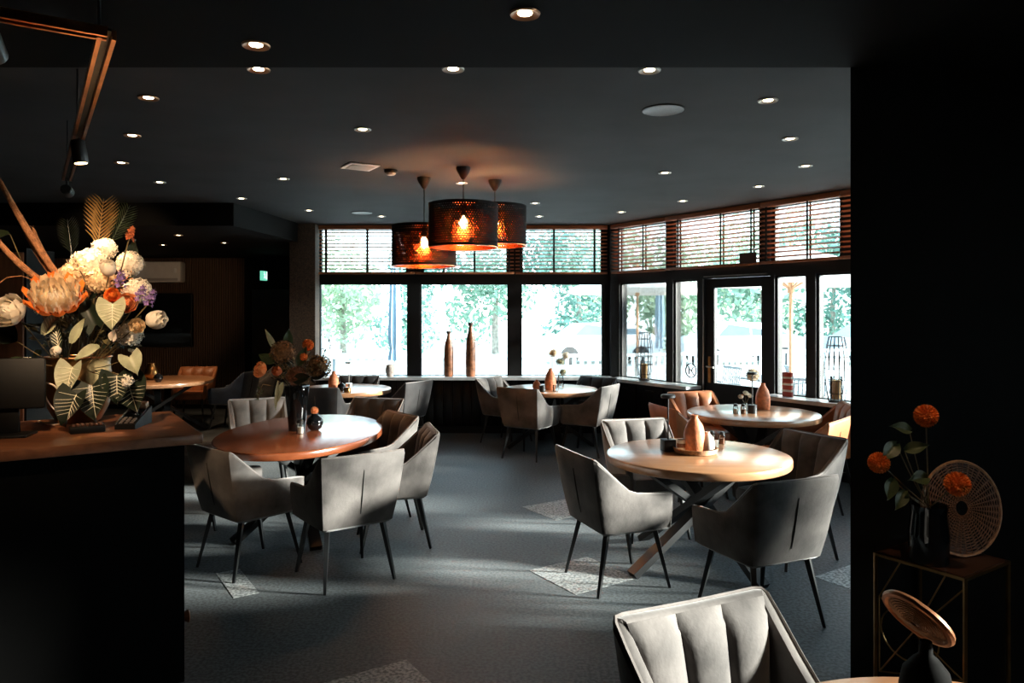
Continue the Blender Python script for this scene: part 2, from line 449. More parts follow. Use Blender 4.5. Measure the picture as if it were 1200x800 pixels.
# angled bay wall with door ---------------------------------------------
TE = 5.064
w = MB()
for a, b in ((0.0,1.70), (2.715,TE)): WR.box(w, a, b, 0, 0.14, 0, 0.80)
WR.box(w, 0, TE, 0, 0.14, 2.135, 2.25); WR.box(w, 0, TE, 0, 0.14, 2.93, 2.96)
for a, b in ((0,0.17), (1.075,1.20), (1.61,1.70), (2.715,2.745), (3.14,3.26), (3.95,4.07), (4.75,TE)):
    WR.box(w, a, b, 0, 0.14, 0.80, 2.135)
for a, b in ((0,0.10), (1.075,1.20), (2.55,2.70), (3.55,3.65), (4.75,TE)):
    WR.box(w, a, b, 0, 0.14, 2.25, 2.93)
WR.box(w, 1.70, 1.73, 0, 0.14, 0, 2.135); WR.box(w, 2.69, 2.715, 0, 0.14, 0, 2.135)
wall_right = struct('wall_right', w, FRAME, ang=0)
for a, b in ((0.17,1.075), (1.20,1.61), (2.745,3.14), (3.26,3.95), (4.07,4.75)): window(WR, a, b, 0.80, 2.135, 0.022)
for a, b in ((0.10,1.075), (1.20,2.55), (2.70,3.55), (3.65,4.75)): window(WR, a, b, 2.25, 2.93)
for a, b, nm in ((0.20,1.68,'trim_3'), (2.74,TE-0.02,'trim_4')):
    s_ = MB(); WR.box(s_, a, b, -0.27, -0.001, 0.775, 0.815); struct(nm, s_, SILLM, ang=0)
for a, b in ((0.12,0.52), (0.56,1.04), (1.08,1.66), (2.78,3.40), (3.44,4.05), (4.09,4.70)):
    p = MB(); WR.box(p, a, b, -0.025, 0, 0.10, 0.76); q = p.build('panel', PANEL, wall_right, ang=0)
    h = MB(); m = (a+b)/2; WR.box(h, m-0.07, m+0.07, -0.045, -0.025, 0.655, 0.675); h.build('pull_handle', BLACKM, q, ang=0)
b = MB(); WR.box(b, 0.03, 1.68, -0.035, 0, 0, 0.095); WR.box(b, 2.74, TE-0.02, -0.035, 0, 0, 0.095); struct('baseboard_right', b, PANEL, ang=0)
# door
d = MB()
WR.box(d, 1.735, 1.865, 0.02, 0.075, 0.01, 2.13); WR.box(d, 2.555, 2.685, 0.02, 0.075, 0.01, 2.13)
WR.box(d, 1.865, 2.555, 0.02, 0.075, 0.01, 0.86); WR.box(d, 1.865, 2.555, 0.02, 0.075, 2.02, 2.13)
door = struct('door_1', d, FRAME, ang=0)
g = MB(); WR.box(g, 1.865, 2.555, 0.044, 0.050, 0.86, 2.02); g.build('pane', GLASS, door, ang=0)
g = MB(); WR.box(g, 1.775, 1.815, 0.012, 0.02, 0.86, 1.18); pl = g.build('handle_plate', BRASS, door, ang=0)
g = MB(); g.tube([WR.p(1.795,0.012,1.06), WR.p(1.795,-0.04,1.06), WR.p(1.83,-0.045,1.06), WR.p(1.91,-0.045,1.055)], 0.010, 8); g.build('lever', STEEL, pl)
g = MB(); WR.box(g, 1.712, 1.724, -0.012, 0.0, 0.02, 2.13); struct('trim_5', g, STEEL, ang=0)
g = MB(); WR.box(g, 1.74, 2.66, -0.03, 0.0, 2.150, 2.165); struct('trim_6', g, STEEL, ang=0)
# round sign on the narrow pane beside the door: ring, animal shape and slash
dg = MB(); c0 = WR.p(1.46, 0.052, 0.985)
def wr_pt(u, v, n=0.0): return c0 + GA*u + Vector((0,0,v)) + GB*n
R0 = 0.088
ringp = [wr_pt(R0*math.cos(2*PI*k/32), R0*math.sin(2*PI*k/32)) for k in range(32)]
dg.tube(ringp, 0.0085, 6, closed=True)
def stroke(a, b, wd): dg.bar(wr_pt(*a), wr_pt(*b), wd, 0.006)
stroke((-0.035,0.055), (-0.030,-0.050), 0.014); stroke((-0.03,0.0), (0.018,0.012), 0.030)
stroke((0.016,0.015), (0.040,0.050), 0.016); stroke((0.012,0.01), (0.038,-0.052), 0.013)
stroke((-0.060,0.058), (0.060,-0.058), 0.009)
one('door_sign', dg, BLACKP, 'round black no-dogs sticker on the narrow pane left of the door', 'sign')

# straight right wall (out of view behind the black wall) ----------------
w = MB()
WS.box(w, 0, 2.70, 0, 0.14, 0, 0.80); WS.box(w, 0, 2.70, 0, 0.14, 2.135, 3.06)
for a, b in ((0,0.12), (1.32,1.44), (2.62,2.70)): WS.box(w, a, b, 0, 0.14, 0.80, 2.135)
WS.box(w, 2.70, 4.25, 0, 0.14, 0, 3.06); WS.box(w, 4.95, 8.25, 0, 0.14, 0, 3.06)
WS.box(w, 4.25, 4.95, 0, 0.14, 0, 0.85); WS.box(w, 4.25, 4.95, 0, 0.14, 2.05, 3.06)
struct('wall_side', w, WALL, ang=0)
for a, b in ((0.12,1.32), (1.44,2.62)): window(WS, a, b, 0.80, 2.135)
window(WS, 4.25, 4.95, 0.85, 2.05)  # unseen window added so sunlight reaches the foreground chair
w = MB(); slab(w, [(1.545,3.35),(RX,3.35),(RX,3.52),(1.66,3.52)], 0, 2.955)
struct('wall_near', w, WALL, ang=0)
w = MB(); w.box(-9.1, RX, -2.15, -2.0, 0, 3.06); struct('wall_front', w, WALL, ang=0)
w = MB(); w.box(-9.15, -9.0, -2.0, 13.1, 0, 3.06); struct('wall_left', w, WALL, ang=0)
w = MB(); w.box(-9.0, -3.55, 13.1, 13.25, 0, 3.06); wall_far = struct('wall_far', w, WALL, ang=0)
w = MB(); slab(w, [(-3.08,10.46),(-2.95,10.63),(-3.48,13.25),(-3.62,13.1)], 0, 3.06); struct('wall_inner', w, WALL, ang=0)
s_ = MB()
for i in range(84):
    x = -8.2+i*0.041
    s_.box(x, x+0.024, 13.065, 13.098, 0.08, 2.68)
sl = s_.build('slat_cladding', SLATW, wall_far, ang=0); sl['kind'] = 'stuff'
d = MB(); d.box(-4.62, -3.85, 13.03, 13.098, 0.01, 2.12)
dd = struct('door_2', d, mat('blue_black_door', (0.010, 0.018, 0.022), 0.35, var=0.2, scale=4), ang=0)
d = MB(); d.box(-3.96, -3.92, 12.98, 13.03, 0.95, 1.15); d.build('door_handle', STEEL, dd)
p = MB(); p.rbox(-3.10, -2.74, 10.22, 10.45, 0, 2.955, 0.006); struct('pillar', p, PILLAR, ang=0)

# blinds --------------------------------------------------------------------
def blind(W, t0, t1, label, tapes):
    th = math.atan2(W.d.y, W.d.x); c = W.p(t0, -0.055, 2.27)
    root = thing('venetian_blind', label, 'blind', c, th, 'wooden venetian blinds above the windows')
    L = t1-t0
    b = MB(); b.rbox(0, L, -0.035, 0.035, 0.625, 0.685, 0.006); b.build('head_rail', SLAT, root)
    b = MB(); b.rbox(0, L, -0.028, 0.028, -0.008, 0.022, 0.006); b.build('bottom_rail', SLAT, root)
    b = MB()
    ca, sa = math.cos(math.radians(14)), math.sin(math.radians(14))
    # local +y is out of the room (or in, for flipped walls): outer edge tilted down
    vs = []
    for yy, zz in ((-0.025,-0.0017), (0.025,-0.0017), (0.025,0.0017), (-0.025,0.0017)):
        vs.append((yy*ca-zz*sa*0, -yy*sa+zz))
    b.add([(0.004,y,z) for y,z in vs]+[(L-0.004,y,z) for y,z in vs], [(0,1,2,3),(7,6,5,4),(0,4,5,1),(1,5,6,2),(2,6,7,3),(3,7,4,0)])
    me = b.mesh('slat', SLAT, 0)
    for i in range(11): link_mesh('slat', me, root, (0, 0, 0.065+i*0.0515))
    tp = MB(); tp.box(-0.012, 0.012, -0.0275, -0.0262, 0, 0.65); tp.box(-0.012, 0.012, 0.0262, 0.0275, 0, 0.65)
    me = tp.mesh('ladder_tape', TAPE, 0)
    for x in tapes: link_mesh('ladder_tape', me, root, (x*L, 0, 0))
    return root
blind(WB, -2.78, -1.385, 'leftmost wooden venetian blind on the back wall', (0.10, 0.52, 0.93))
blind(WB, -1.375, 0.03, 'middle wooden venetian blind on the back wall, behind the pendant lamps', (0.08, 0.29, 0.60, 0.95))
blind(WB, 0.045, 1.355, 'right wooden venetian blind of the back wall, next to the corner', (0.06, 0.42, 0.86))
blind(WR, 0.08, 1.13, 'first wooden blind on the angled wall, next to the corner', (0.16, 0.62))
blind(WR, 1.14, 2.61, 'second wooden blind on the angled wall, above the door', (0.15, 0.62, 0.92))
blind(WR, 2.62, 3.58, 'third wooden blind on the angled wall, right of the door', (0.08, 0.62))
blind(WR, 3.59, 4.80, 'rightmost wooden blind on the angled wall, beside the black wall', (0.20, 0.60, 0.92))
g = MB(); WR.box(g, 2.36, 2.58, -0.12, -0.095, 2.28, 2.40)
one('blind_control_box', g, mat('dark_brown_box', (0.05, 0.02, 0.01), 0.5, var=0.2), 'small dark brown box on the blind above the door', 'box', ang=0)

# ---------------------------------------------------------------- dining chairs
ST = [  # top (x,y), bottom (x,y), rim height : half outline from the middle of the back to the front of an arm
    ((0.0,-0.325),(0.0,-0.235),0.840), ((0.13,-0.326),(0.11,-0.236),0.841), ((0.245,-0.325),(0.205,-0.234),0.843),
    ((0.280,-0.316),(0.233,-0.226),0.842), ((0.295,-0.293),(0.246,-0.205),0.832), ((0.301,-0.245),(0.251,-0.155),0.782),
    ((0.306,-0.165),(0.253,-0.090),0.700), ((0.312,-0.090),(0.254,-0.045),0.640), ((0.318,-0.02),(0.256,0.0),0.620),
    ((0.322,0.09),(0.257,0.085),0.612), ((0.320,0.20),(0.257,0.18),0.606), ((0.316,0.245),(0.256,0.225),0.600)]
ZB = 0.365
def station(i):
    if i < 0:
        t, b, h = ST[-i]; return (-t[0], t[1]), (-b[0], b[1]), h
    return ST[i]
NS = len(ST)-1
def outline():
    return [station(i) for i in range(-NS, NS+1)]
def shell_mb():
    m = MB(); S = outline(); n = len(S)
    tops = [Vector((s[0][0], s[0][1], 0)) for s in S]
    vs = []
    for i, (t, b, h) in enumerate(S):
        d = (tops[min(i+1,n-1)]-tops[max(i-1,0)]).normalized()
        nr = Vector((-d.y, d.x, 0))              # towards the seat
        def P(z, ins):
            k = (z-ZB)/0.475
            return (b[0]+(t[0]-b[0])*k+nr.x*ins, b[1]+(t[1]-b[1])*k+nr.y*ins, z)
        ring = [P(ZB,0.03), P(ZB+0.02,0.004)]+[P(ZB+0.02+(h-0.016-ZB-0.02)*q, -0.006*math.sin(PI*q)) for q in (0.25,0.5,0.75,1)]
        ring += [P(h-0.004,0.006), P(h,0.018), P(h,0.034), P(h-0.006,0.046), P(h-0.02,0.052), P((h+0.44)/2,0.054), P(0.43,0.05)]
        vs += ring
    k = 13
    fs = [(i*k+j, (i+1)*k+j, (i+1)*k+j+1, i*k+j+1) for i in range(n-1) for j in range(k-1)]
    fs.append(tuple(range(0,k))); fs.append(tuple((n-1)*k+j for j in range(k-1,-1,-1)))
    fs.append(tuple(i*k for i in range(n-1,-1,-1)))          # underside
    m.add(vs, fs); return m
def piping_mb():
    m = MB(); S = outline(); n = len(S); pts = []
    tops = [Vector((s[0][0], s[0][1], 0)) for s in S]
    for i, (t, b, h) in enumerate(S):
        d = (tops[min(i+1,n-1)]-tops[max(i-1,0)]).normalized(); nr = Vector((-d.y, d.x, 0))
        k = (h-ZB)/0.475
        pts.append((b[0]+(t[0]-b[0])*k+nr.x*0.012, b[1]+(t[1]-b[1])*k+nr.y*0.012, h+0.001))
    def down(i, sgn):
        t, b, h = S[i]; o = []
        for z in (0.5, 0.39):
            k = (z-ZB)/0.475
            o.append((b[0]+(t[0]-b[0])*k, b[1]+(t[1]-b[1])*k+0.003, z))
        return o
    pts = list(reversed(down(0,-1)))+pts+down(n-1,1)
    m.tube(pts, 0.0062, 5); return m
def cushion_mb():
    m = MB(); nu, nv = 31, 9
    def fn(u, v):
        x = (u-0.5)*2
        z = 0.455+0.378*v
        k = (z-ZB)/0.475
        hw = 0.205+0.049*v
        y = -0.235-0.09*k+0.058
        ch = abs(math.sin(3*PI*u))**0.45
        ev = min(1, 6*(1-v)+0.02)**0.5*(1 if v < 0.99 else 0.1)
        eu = 1.0
        y += (0.008+0.034*ch)*ev if v < 0.99 else -0.008
        return (x*hw, y, z)
    m.grid(fn, nu, nv)
    return m
def seat_mb():
    m = MB(); m.rbox(-0.215, 0.215, -0.185, 0.262, 0.372, 0.480, 0.03); return m
def seam_mb():
    m = MB(); pts = []
    for z in (0.46,0.55,0.65,0.745):
        k = (z-ZB)/0.475
        q = (z-ZB-0.02)/(0.842-0.016-ZB-0.02)
        pts.append((0.0, -0.235-0.09*k-0.006*math.sin(PI*q)-0.0015, z))
    m.tube(pts, [0.002,0.0045,0.0045,0.002], 5); return m
def leg_mb(sx, sy):
    m = MB(); m.bar((sx*0.185, sy*0.165-0.005, 0.385), (sx*0.235, sy*0.25-0.005, 0.0), 0.030, 0.030, 0.017, 0.017); return m
CH_MESH = [('shell', shell_mb(), 0), ('seat', seat_mb(), 0), ('back_cushion', cushion_mb(), 0), ('piping', piping_mb(), 1), ('seam', seam_mb(), 2)]
for sx, sy in ((1,1),(-1,1),(1,-1),(-1,-1)): CH_MESH.append(('leg', leg_mb(sx,sy), 3))
SEAMM = mat('dark_seam', (0.02,0.018,0.016), 0.7, var=0.2, scale=40)
KINDS = {'grey': (GREY, GREYP, SEAMM, BLACKM), 'cognac': (COG, COGP, SEAMM, BLACKM), 'navy': (BLUE, BLUEP, SEAMM, BLACKM), 'dark': (DARKV, GREYP, SEAMM, BLACKM)}
PROTO = {}
def chair(kind, x, y, f, label, group):
    rz = math.atan2(-f[0], f[1])
    if kind in PROTO: return dup(PROTO[kind], (x,y,0), rz, label, group)
    r = thing('dining_chair', label, 'chair', (x,y,0), rz, group)
    for nm, mb, k in CH_MESH:
        o = mb.build(nm, KINDS[kind][k], r)
    PROTO[kind] = r
    return r
G1 = 'chairs around the left oval table'; G2 = 'chairs around the front right round table'; G3 = 'cognac chairs around the window table by the door'
G4 = 'chairs around the middle table by the back windows'; G5 = 'chairs around the table by the flower bouquet window'; G6 = 'chairs around the far left table'
# left oval table
chair('grey', -1.10, 4.82, (-0.583,0.813), 'grey armchair at the near end of the oval table, its bright back to the viewer', G1)
chair('grey', -1.79, 5.02, (0.64,0.77), 'grey velvet armchair left of the bright-backed one, tucked beside the dark counter', G1)
chair('grey', -0.90, 5.53, (-0.97,-0.25), 'grey velvet armchair on the right side of the oval table, pale arm lit by sun', G1)
chair('grey', -1.20, 6.22, (-0.80,-0.60), 'grey velvet armchair farther along the right side of the left oval table', G1)
chair('dark', -1.46, 7.26, (-0.3,-0.95), 'dark grey armchair behind the right part of the oval table, near the black vases', G1)
chair('grey', -2.47, 7.22, (0.42,-0.91), 'brownish grey armchair behind the left part of the oval table', G1)
chair('grey', -2.62, 5.98, (0.98,0.17), 'shadowed grey armchair at the left side of the oval table, behind the counter end', G1)
# front right round table
chair('grey', 0.677, 4.735, (0.936,0.352), 'grey armchair at the left of the front right table, on the pale carpet tile', G2)
chair('grey', 1.40, 4.17, (-0.38,0.925), 'grey velvet armchair in front of the front right table, its shaded back to the viewer', G2)
chair('grey', 1.93, 5.20, (-0.88,-0.46), 'grey velvet armchair at the right of the front right table, channelled back facing left', G2)
chair('grey', 1.07, 5.76, (0.22,-0.975), 'pale grey armchair behind the front right table, beside the table lamp', G2)
# table by the door
chair('cognac', 2.06, 7.84, (0.3,-0.95), 'cognac leather armchair at the back of the window table, in front of the door', G3)
chair('cognac', 1.70, 6.95, (0.95,0.25), 'cognac leather armchair at the left of the window table, mostly in shade', G3)
chair('cognac', 2.93, 7.02, (-0.97,0.10), 'cognac leather armchair at the far right end of the window table', G3)
chair('cognac', 2.46, 6.22, (-0.75,0.66), 'cognac leather armchair in front of the window table, its arm above the grey chair', G3)
# middle table by the back windows
chair('grey', -0.07, 9.74, (0.8,-0.55), 'pale grey armchair at the left rear of the middle table, against the back wall', G4)
chair('grey', 0.217, 8.75, (0.533,0.846), 'grey armchair at the left front of the middle table, black back to the viewer', G4)
chair('grey', 0.92, 8.97, (-0.85,0.50), 'grey armchair at the right front of the middle table, sunlit pale back', G4)
chair('dark', 1.00, 9.74, (-0.60,-0.80), 'dark grey armchair at the right rear of the middle table, near the corner', G4)
# table at the left window
chair('dark', -1.44, 9.48, (-0.85,0.50), 'dark grey armchair at the right of the left window table, beside the aisle', G5)
chair('dark', -2.27, 8.86, (0.1,0.99), 'near-black armchair in front of the left window table, back to the viewer', G5)
chair('dark', -2.14, 9.86, (-0.1,-1.0), 'dark brown-grey armchair behind the left window table, under the window sill', G5)
# far left table
chair('cognac', -5.0, 11.5, (0.1,-1.0), 'cognac leather armchair at the far left table, in front of the slatted wall', G6)
chair('navy', -4.17, 10.95, (-0.97,0.1), 'navy blue armchair at the right end of the far left table, seen side on', G6)
chair('grey', -4.10, 11.75, (-0.9,-0.35), 'brown-grey armchair behind the navy one, with a pale lit edge', G6)
# foreground
chair('grey', 0.675, 1.965, (0.41,-0.91), 'large foreground armchair with a three-channel pale grey velvet back', None)

# ---------------------------------------------------------------- tables
def table(label, x, y, a, b, wood, rz=0.0, ang0=0.4, kind='round_table', legrot=0.0, group='wooden dining tables'):
    r = thing(kind, label, 'table', (x,y,0), rz, group)
    t = MB(); prof = [(0.0,0.693),(0.980,0.693),(0.994,0.697),(1.0,0.704),(1.0,0.740),(0.995,0.747),(0.985,0.750),(0.0,0.750)]
    t.lathe(prof, 64, (0,0,0), a, b)
    t.build('tabletop', wood, r, ang=50)
    for k in range(4):
        th = ang0+k*PI/2+legrot
        m = MB(); off = Vector((-math.sin(th), math.cos(th), 0))*0.055
        f = Vector((math.cos(th)*0.57*min(a,1)/0.62, math.sin(th)*0.57*(b/0.62 if b > 0.8 else 1), 0.0))+off
        if b > 0.8: f.x *= 0.8
        u = Vector((-math.cos(th)*0.40, -math.sin(th)*0.40, 0.68))+off
        m.bar(f+Vector((0,0,0.012)), u, 0.085, 0.045)
        m.build('leg', BLACKM, r, ang=0)
    m = MB(); m.rbox(-0.42, 0.42, -0.05, 0.05, 0.665, 0.695, 0.004); m.rbox(-0.05, 0.05, -0.42, 0.42, 0.667, 0.694, 0.004)
    m.build('top_bracket', BLACKM, r, ang=0)
    return r
table('oval reddish oak dining table with the tall black flower vase', -1.72, 6.03, 0.635, 0.98, WOODR, 0.0, 0.6, 'oval_table')
table('round oak dining table at the front right, holding the woven tray', 1.28, 5.07, 0.62, 0.62, WOOD, 0.0, math.atan2(-0.24,-0.53))
table('round oak dining table near the door, among the cognac chairs', 2.345, 7.15, 0.625, 0.625, WOOD, 0.0, 1.05)
table('round oak dining table in the middle, by the back windows', 0.49, 9.38, 0.60, 0.60, WOOD, 0.0, 0.08)
table('round oak dining table under the left back window', -2.16, 9.38, 0.61, 0.61, WOOD, 0.5)
table('round oak dining table at the far left, before the slatted wall', -5.02, 10.55, 0.66, 0.80, WOOD, 0.0)
table('light oak table edge at the very bottom of the frame', 1.00, 1.375, 0.605, 0.605, WOOD, 0.2)

# ---------------------------------------------------------------- counter
F0 = Vector((-1.393, 3.31, 0)); CU = Vector((-0.836,-0.549,0)); CV = Vector((-0.549,0.836,0))
ctr = thing('bar_counter', 'black reception counter with a walnut top in the left foreground', 'counter', F0)
CM = Matrix(((CU.x, CV.x, 0, 0), (CU.y, CV.y, 0, 0), (0, 0, 1, 0), (0, 0, 0, 1)))
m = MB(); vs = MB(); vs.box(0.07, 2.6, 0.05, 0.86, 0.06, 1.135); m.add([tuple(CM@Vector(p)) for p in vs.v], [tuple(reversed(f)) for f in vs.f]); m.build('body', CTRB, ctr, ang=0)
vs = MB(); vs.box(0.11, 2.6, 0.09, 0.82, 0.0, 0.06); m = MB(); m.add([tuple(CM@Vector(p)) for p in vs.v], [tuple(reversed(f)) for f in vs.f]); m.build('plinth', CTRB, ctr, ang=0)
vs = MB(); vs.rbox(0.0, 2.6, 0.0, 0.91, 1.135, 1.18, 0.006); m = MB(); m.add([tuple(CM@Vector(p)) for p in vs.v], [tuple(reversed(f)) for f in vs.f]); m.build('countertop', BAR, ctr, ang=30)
kn = MB(); kn.tube([CU*.068+CV*.10+Vector((0,0,.335)), CU*.045+CV*.10+Vector((0,0,.335)), CU*.040+CV*.10+Vector((0,0,.335))], [.018,.030,.022], 12); kn.build('wooden_knob', BAR, ctr)
def cpt(u, v, h): return F0+CU*u+CV*v+Vector((0,0,h))
CROT = math.atan2(CU.y, CU.x)+PI   # local +x runs to the right along the counter

# screen seen from behind
q = cpt(0.74, 0.40, 1.18)
t = thing('monitor', 'black screen seen from behind at the left end of the counter', 'monitor', q, 0.25)
m = MB(); m.rbox(-0.20, 0.155, -0.012, 0.012, 0.12, 0.345, 0.010); m.build('screen', BLACKP, t)
m = MB(); m.rbox(-0.075, 0.045, 0.012, 0.03, 0.01, 0.26, 0.006); m.build('stand', BLACKP, t)
m = MB(); m.rbox(-0.13, 0.10, -0.07, 0.07, 0, 0.012, 0.004); m.build('foot', BLACKP, t)
# receipt printer / keypad box
q = cpt(0.435, 0.335, 1.18)
t = thing('key_box', 'small black box with a row of raised keys on the counter front', 'box', q, CROT+0.05)
m = MB(); m.rbox(-0.07, 0.07, -0.035, 0.035, 0, 0.030, 0.004); m.build('case', BLACKP, t)
km = MB(); km.rbox(-0.006, 0.006, -0.010, 0.010, 0, 0.010, 0.002); kme = km.mesh('key', mat('brown_key', (0.12,0.05,0.03), 0.4, var=0.2))
for i in range(7):
    for j in range(2): link_mesh('key', kme, t, (-0.054+i*0.018, -0.012+j*0.026, 0.030))
# card terminal
q = cpt(0.235, 0.42, 1.18)
t = thing('card_terminal', 'black card payment terminal with a keypad, tilted on the counter', 'terminal', q, CROT-0.45)
T1 = Matrix.Translation((0,0,0.0))
m = MB()
m.add([(-0.045,-0.11,0),(0.045,-0.11,0),(0.045,0.11,0),(-0.045,0.11,0),(-0.045,-0.11,0.022),(0.045,-0.11,0.022),(0.045,0.11,0.085),(-0.045,0.11,0.085)],
      [(3,2,1,0),(4,5,6,7),(0,1,5,4),(1,2,6,5),(2,3,7,6),(3,0,4,7)]); m.build('case', BLACKP, t, ang=0)
sl_ = math.atan2(0.063, 0.22)
RT = Matrix.Translation((0,-0.11,0.022)) @ Matrix.Rotation(sl_, 4, 'X')
m = MB(); m.rbox(-0.038, 0.038, 0.10, 0.175, 0.0, 0.004, 0.001, RT); m.build('display', mat('dark_display', (0.02,0.022,0.025), 0.12, var=0.1), t)
m = MB(); m.rbox(-0.035, 0.035, 0.18, 0.225, 0.0, 0.028, 0.006, RT); m.build('paper_bay', mat('tan_cover', (0.30,0.16,0.08), 0.4, var=0.2), t)
m = MB(); m.rbox(-0.046, -0.040, 0.0, 0.225, -0.004, 0.008, 0.001, RT); m.build('edge_strip', STEEL, t)
km = MB(); km.rbox(-0.008, 0.008, -0.006, 0.006, 0, 0.005, 0.001, Matrix.Rotation(sl_, 4, 'X')); kme = km.mesh('key', mat('grey_key', (0.16,0.13,0.12), 0.4, var=0.2))
for i in range(3):
    for j in range(4):
        p = RT @ Vector((-0.024+i*0.024, 0.018+j*0.020, 0.0)); link_mesh('key', kme, t, p)
# cables
def cable(pts, label, r=0.0035):
    pts = [Vector(p) for p in pts]; dense = []
    n = len(pts)
    for i in range(n-1):
        p0, p1, p2, p3 = pts[max(i-1,0)], pts[i], pts[i+1], pts[min(i+2,n-1)]
        for k in range(6):
            s = k/6
            dense.append(0.5*((2*p1)+(p2-p0)*s+(2*p0-5*p1+4*p2-p3)*s*s+(3*p1-p0-3*p2+p3)*s**3))
    dense.append(pts[-1])
    m = MB(); m.tube(dense, r, 6)
    one('cable', m, CABLE, label, 'cable', group='ivory cables behind the screen')
cable([(-2.174, 3.400, 1.402), (-2.132, 3.420, 1.384), (-2.102, 3.450, 1.309), (-2.082, 3.430, 1.251), (-2.095, 3.400, 1.212), (-2.231, 3.541, 1.185), (-2.365, 3.665, 1.185)], 'ivory cable arching from the screen edge down to the counter', 0.0042)
cable([(-2.183, 3.420, 1.372), (-2.176, 3.440, 1.310), (-2.142, 3.450, 1.265), (-2.098, 3.450, 1.257), (-2.270, 3.783, 1.185), (-2.186, 3.723, 1.185)], 'thinner ivory cable running towards the copper pot', 0.003)

# back-bar cabinet
t = thing('tall_cabinet', 'tall brown wooden back-bar cabinet at the left edge behind the flowers', 'cabinet', (-5.45, 7.3, 0))
m = MB(); m.box(-0.75, 0.62, 0, 0.45, 0.0, 2.36); m.build('body', BLACKP, t, ang=0)
for k in range(2):
    m = MB(); m.rbox(-0.74+k*0.70, -0.06+k*0.66, -0.022, 0, 0.05, 2.32, 0.005); d_ = m.build('door', CABW, t)
    h = MB(); h.rbox(-0.10+k*0.10, -0.085+k*0.10, -0.045, -0.022, 1.0, 1.25, 0.003); h.build('handle', BLACKM, d_)

# wall things at the far left
t = thing('air_conditioner', 'white wall-mounted air conditioner high on the slatted wall', 'air conditioner', (-6.35, 13.06, 2.24))
m = MB(); m.rbox(-0.55, 0.55, -0.22, 0, 0, 0.37, 0.035); m.build('case', WHITEP, t)
m = MB(); m.rbox(-0.50, 0.50, -0.224, -0.21, 0.03, 0.075, 0.003); m.build('vent_flap', mat('grey_flap', (0.35,0.33,0.32), 0.5, var=0.1), t)
m = MB(); m.rbox(0.44, 0.48, -0.2225, -0.215, 0.17, 0.25, 0.001); m.build('display_strip', mat('pale_display', (0.8,0.8,0.8), 0.4, var=0.05), t)
t = thing('television', 'large black flat television on the slatted wall', 'television', (-6.55, 13.06, 1.10))
m = MB(); m.rbox(-0.88, 0.88, -0.06, 0, 0, 0.96, 0.012); m.build('bezel', BLACKP, t)
m = MB(); m.rbox(-0.865, 0.865, -0.064, -0.055, 0.018, 0.945, 0.002); m.build('panel', BGLASS, t)
t = thing('exit_sign', 'small lit green exit sign hanging near the dark corner', 'sign', (-4.23, 12.5, 2.25), 1.40)
m = MB(); m.rbox(-0.09, 0.09, -0.02, 0.02, 0.01, 0.17, 0.004); m.build('box', mat('exit_green', (0.05,0.5,0.3), 0.4, emit=(0.22,0.9,0.62), estr=0.5, var=0.05), t)
m = MB()
for y in (-0.0225, 0.0225):
    m.bar((-0.02,y,0.13),(0.0,y,0.085),0.02,0.002); m.bar((0,y,0.085),(0.035,y,0.04),0.014,0.002); m.bar((0,y,0.085),(-0.03,y,0.045),0.014,0.002)
    m.bar((-0.05,y,0.11),(0.03,y,0.115),0.012,0.002); m.box(-0.03,-0.01,y-0.001,y+0.001,0.138,0.158); m.box(0.05,0.08,y-0.001,y+0.001,0.03,0.16)
m.build('running_figure', mat('exit_white', (0.9,0.95,0.9), 0.4, emit=(0.9,1,0.95), estr=0.7, var=0.02), t, ang=0)
m = MB(); m.bar((0,0,0.19),(0,0,0.48),0.015,0.015); m.build('hanger', BLACKM, t)

# ---------------------------------------------------------------- ceiling fittings
HC, HN, HL = 2.96, 2.84, 2.70
def dl_parts(ring_mat):
    r = MB(); r.lathe([(0.0,-0.0005),(0.050,-0.0005),(0.058,-0.003),(0.055,-0.010),(0.046,-0.008),(0.040,-0.003),(0.034,-0.002),(0.0,-0.002)], 24)
    l = MB(); l.lathe([(0.0,-0.0065),(0.020,-0.0065),(0.026,-0.0045),(0.028,-0.0022)], 16)
    return r.mesh('ring', ring_mat), l.mesh('lens', LENS)
RINGS = dl_parts(mat('grey_ring', (0.35,0.33,0.31), 0.4, 0.6, var=0.1)); RINGC = dl_parts(mat('copper_ring', (0.42,0.22,0.12), 0.35, 0.9, var=0.1))
def downlight(p, label, copper=False, power=0, cone=70):
    t = thing('downlight', label, 'ceiling light', p, 0, 'recessed ceiling downlights')
    a, b = RINGC if copper else RINGS
    link_mesh('ring', a, t); link_mesh('lens', b, t)
    if power:
        L = bpy.data.lights.new('downlight_lamp', 'SPOT'); L.energy = power; L.color = (1.0,0.66,0.38); L.spot_size = math.radians(cone); L.spot_blend = 0.7; L.shadow_soft_size = 0.025
        lo = bpy.data.objects.new('downlight_lamp', L); COL.objects.link(lo); lo.parent = t; lo.location = (0,0,-0.02)
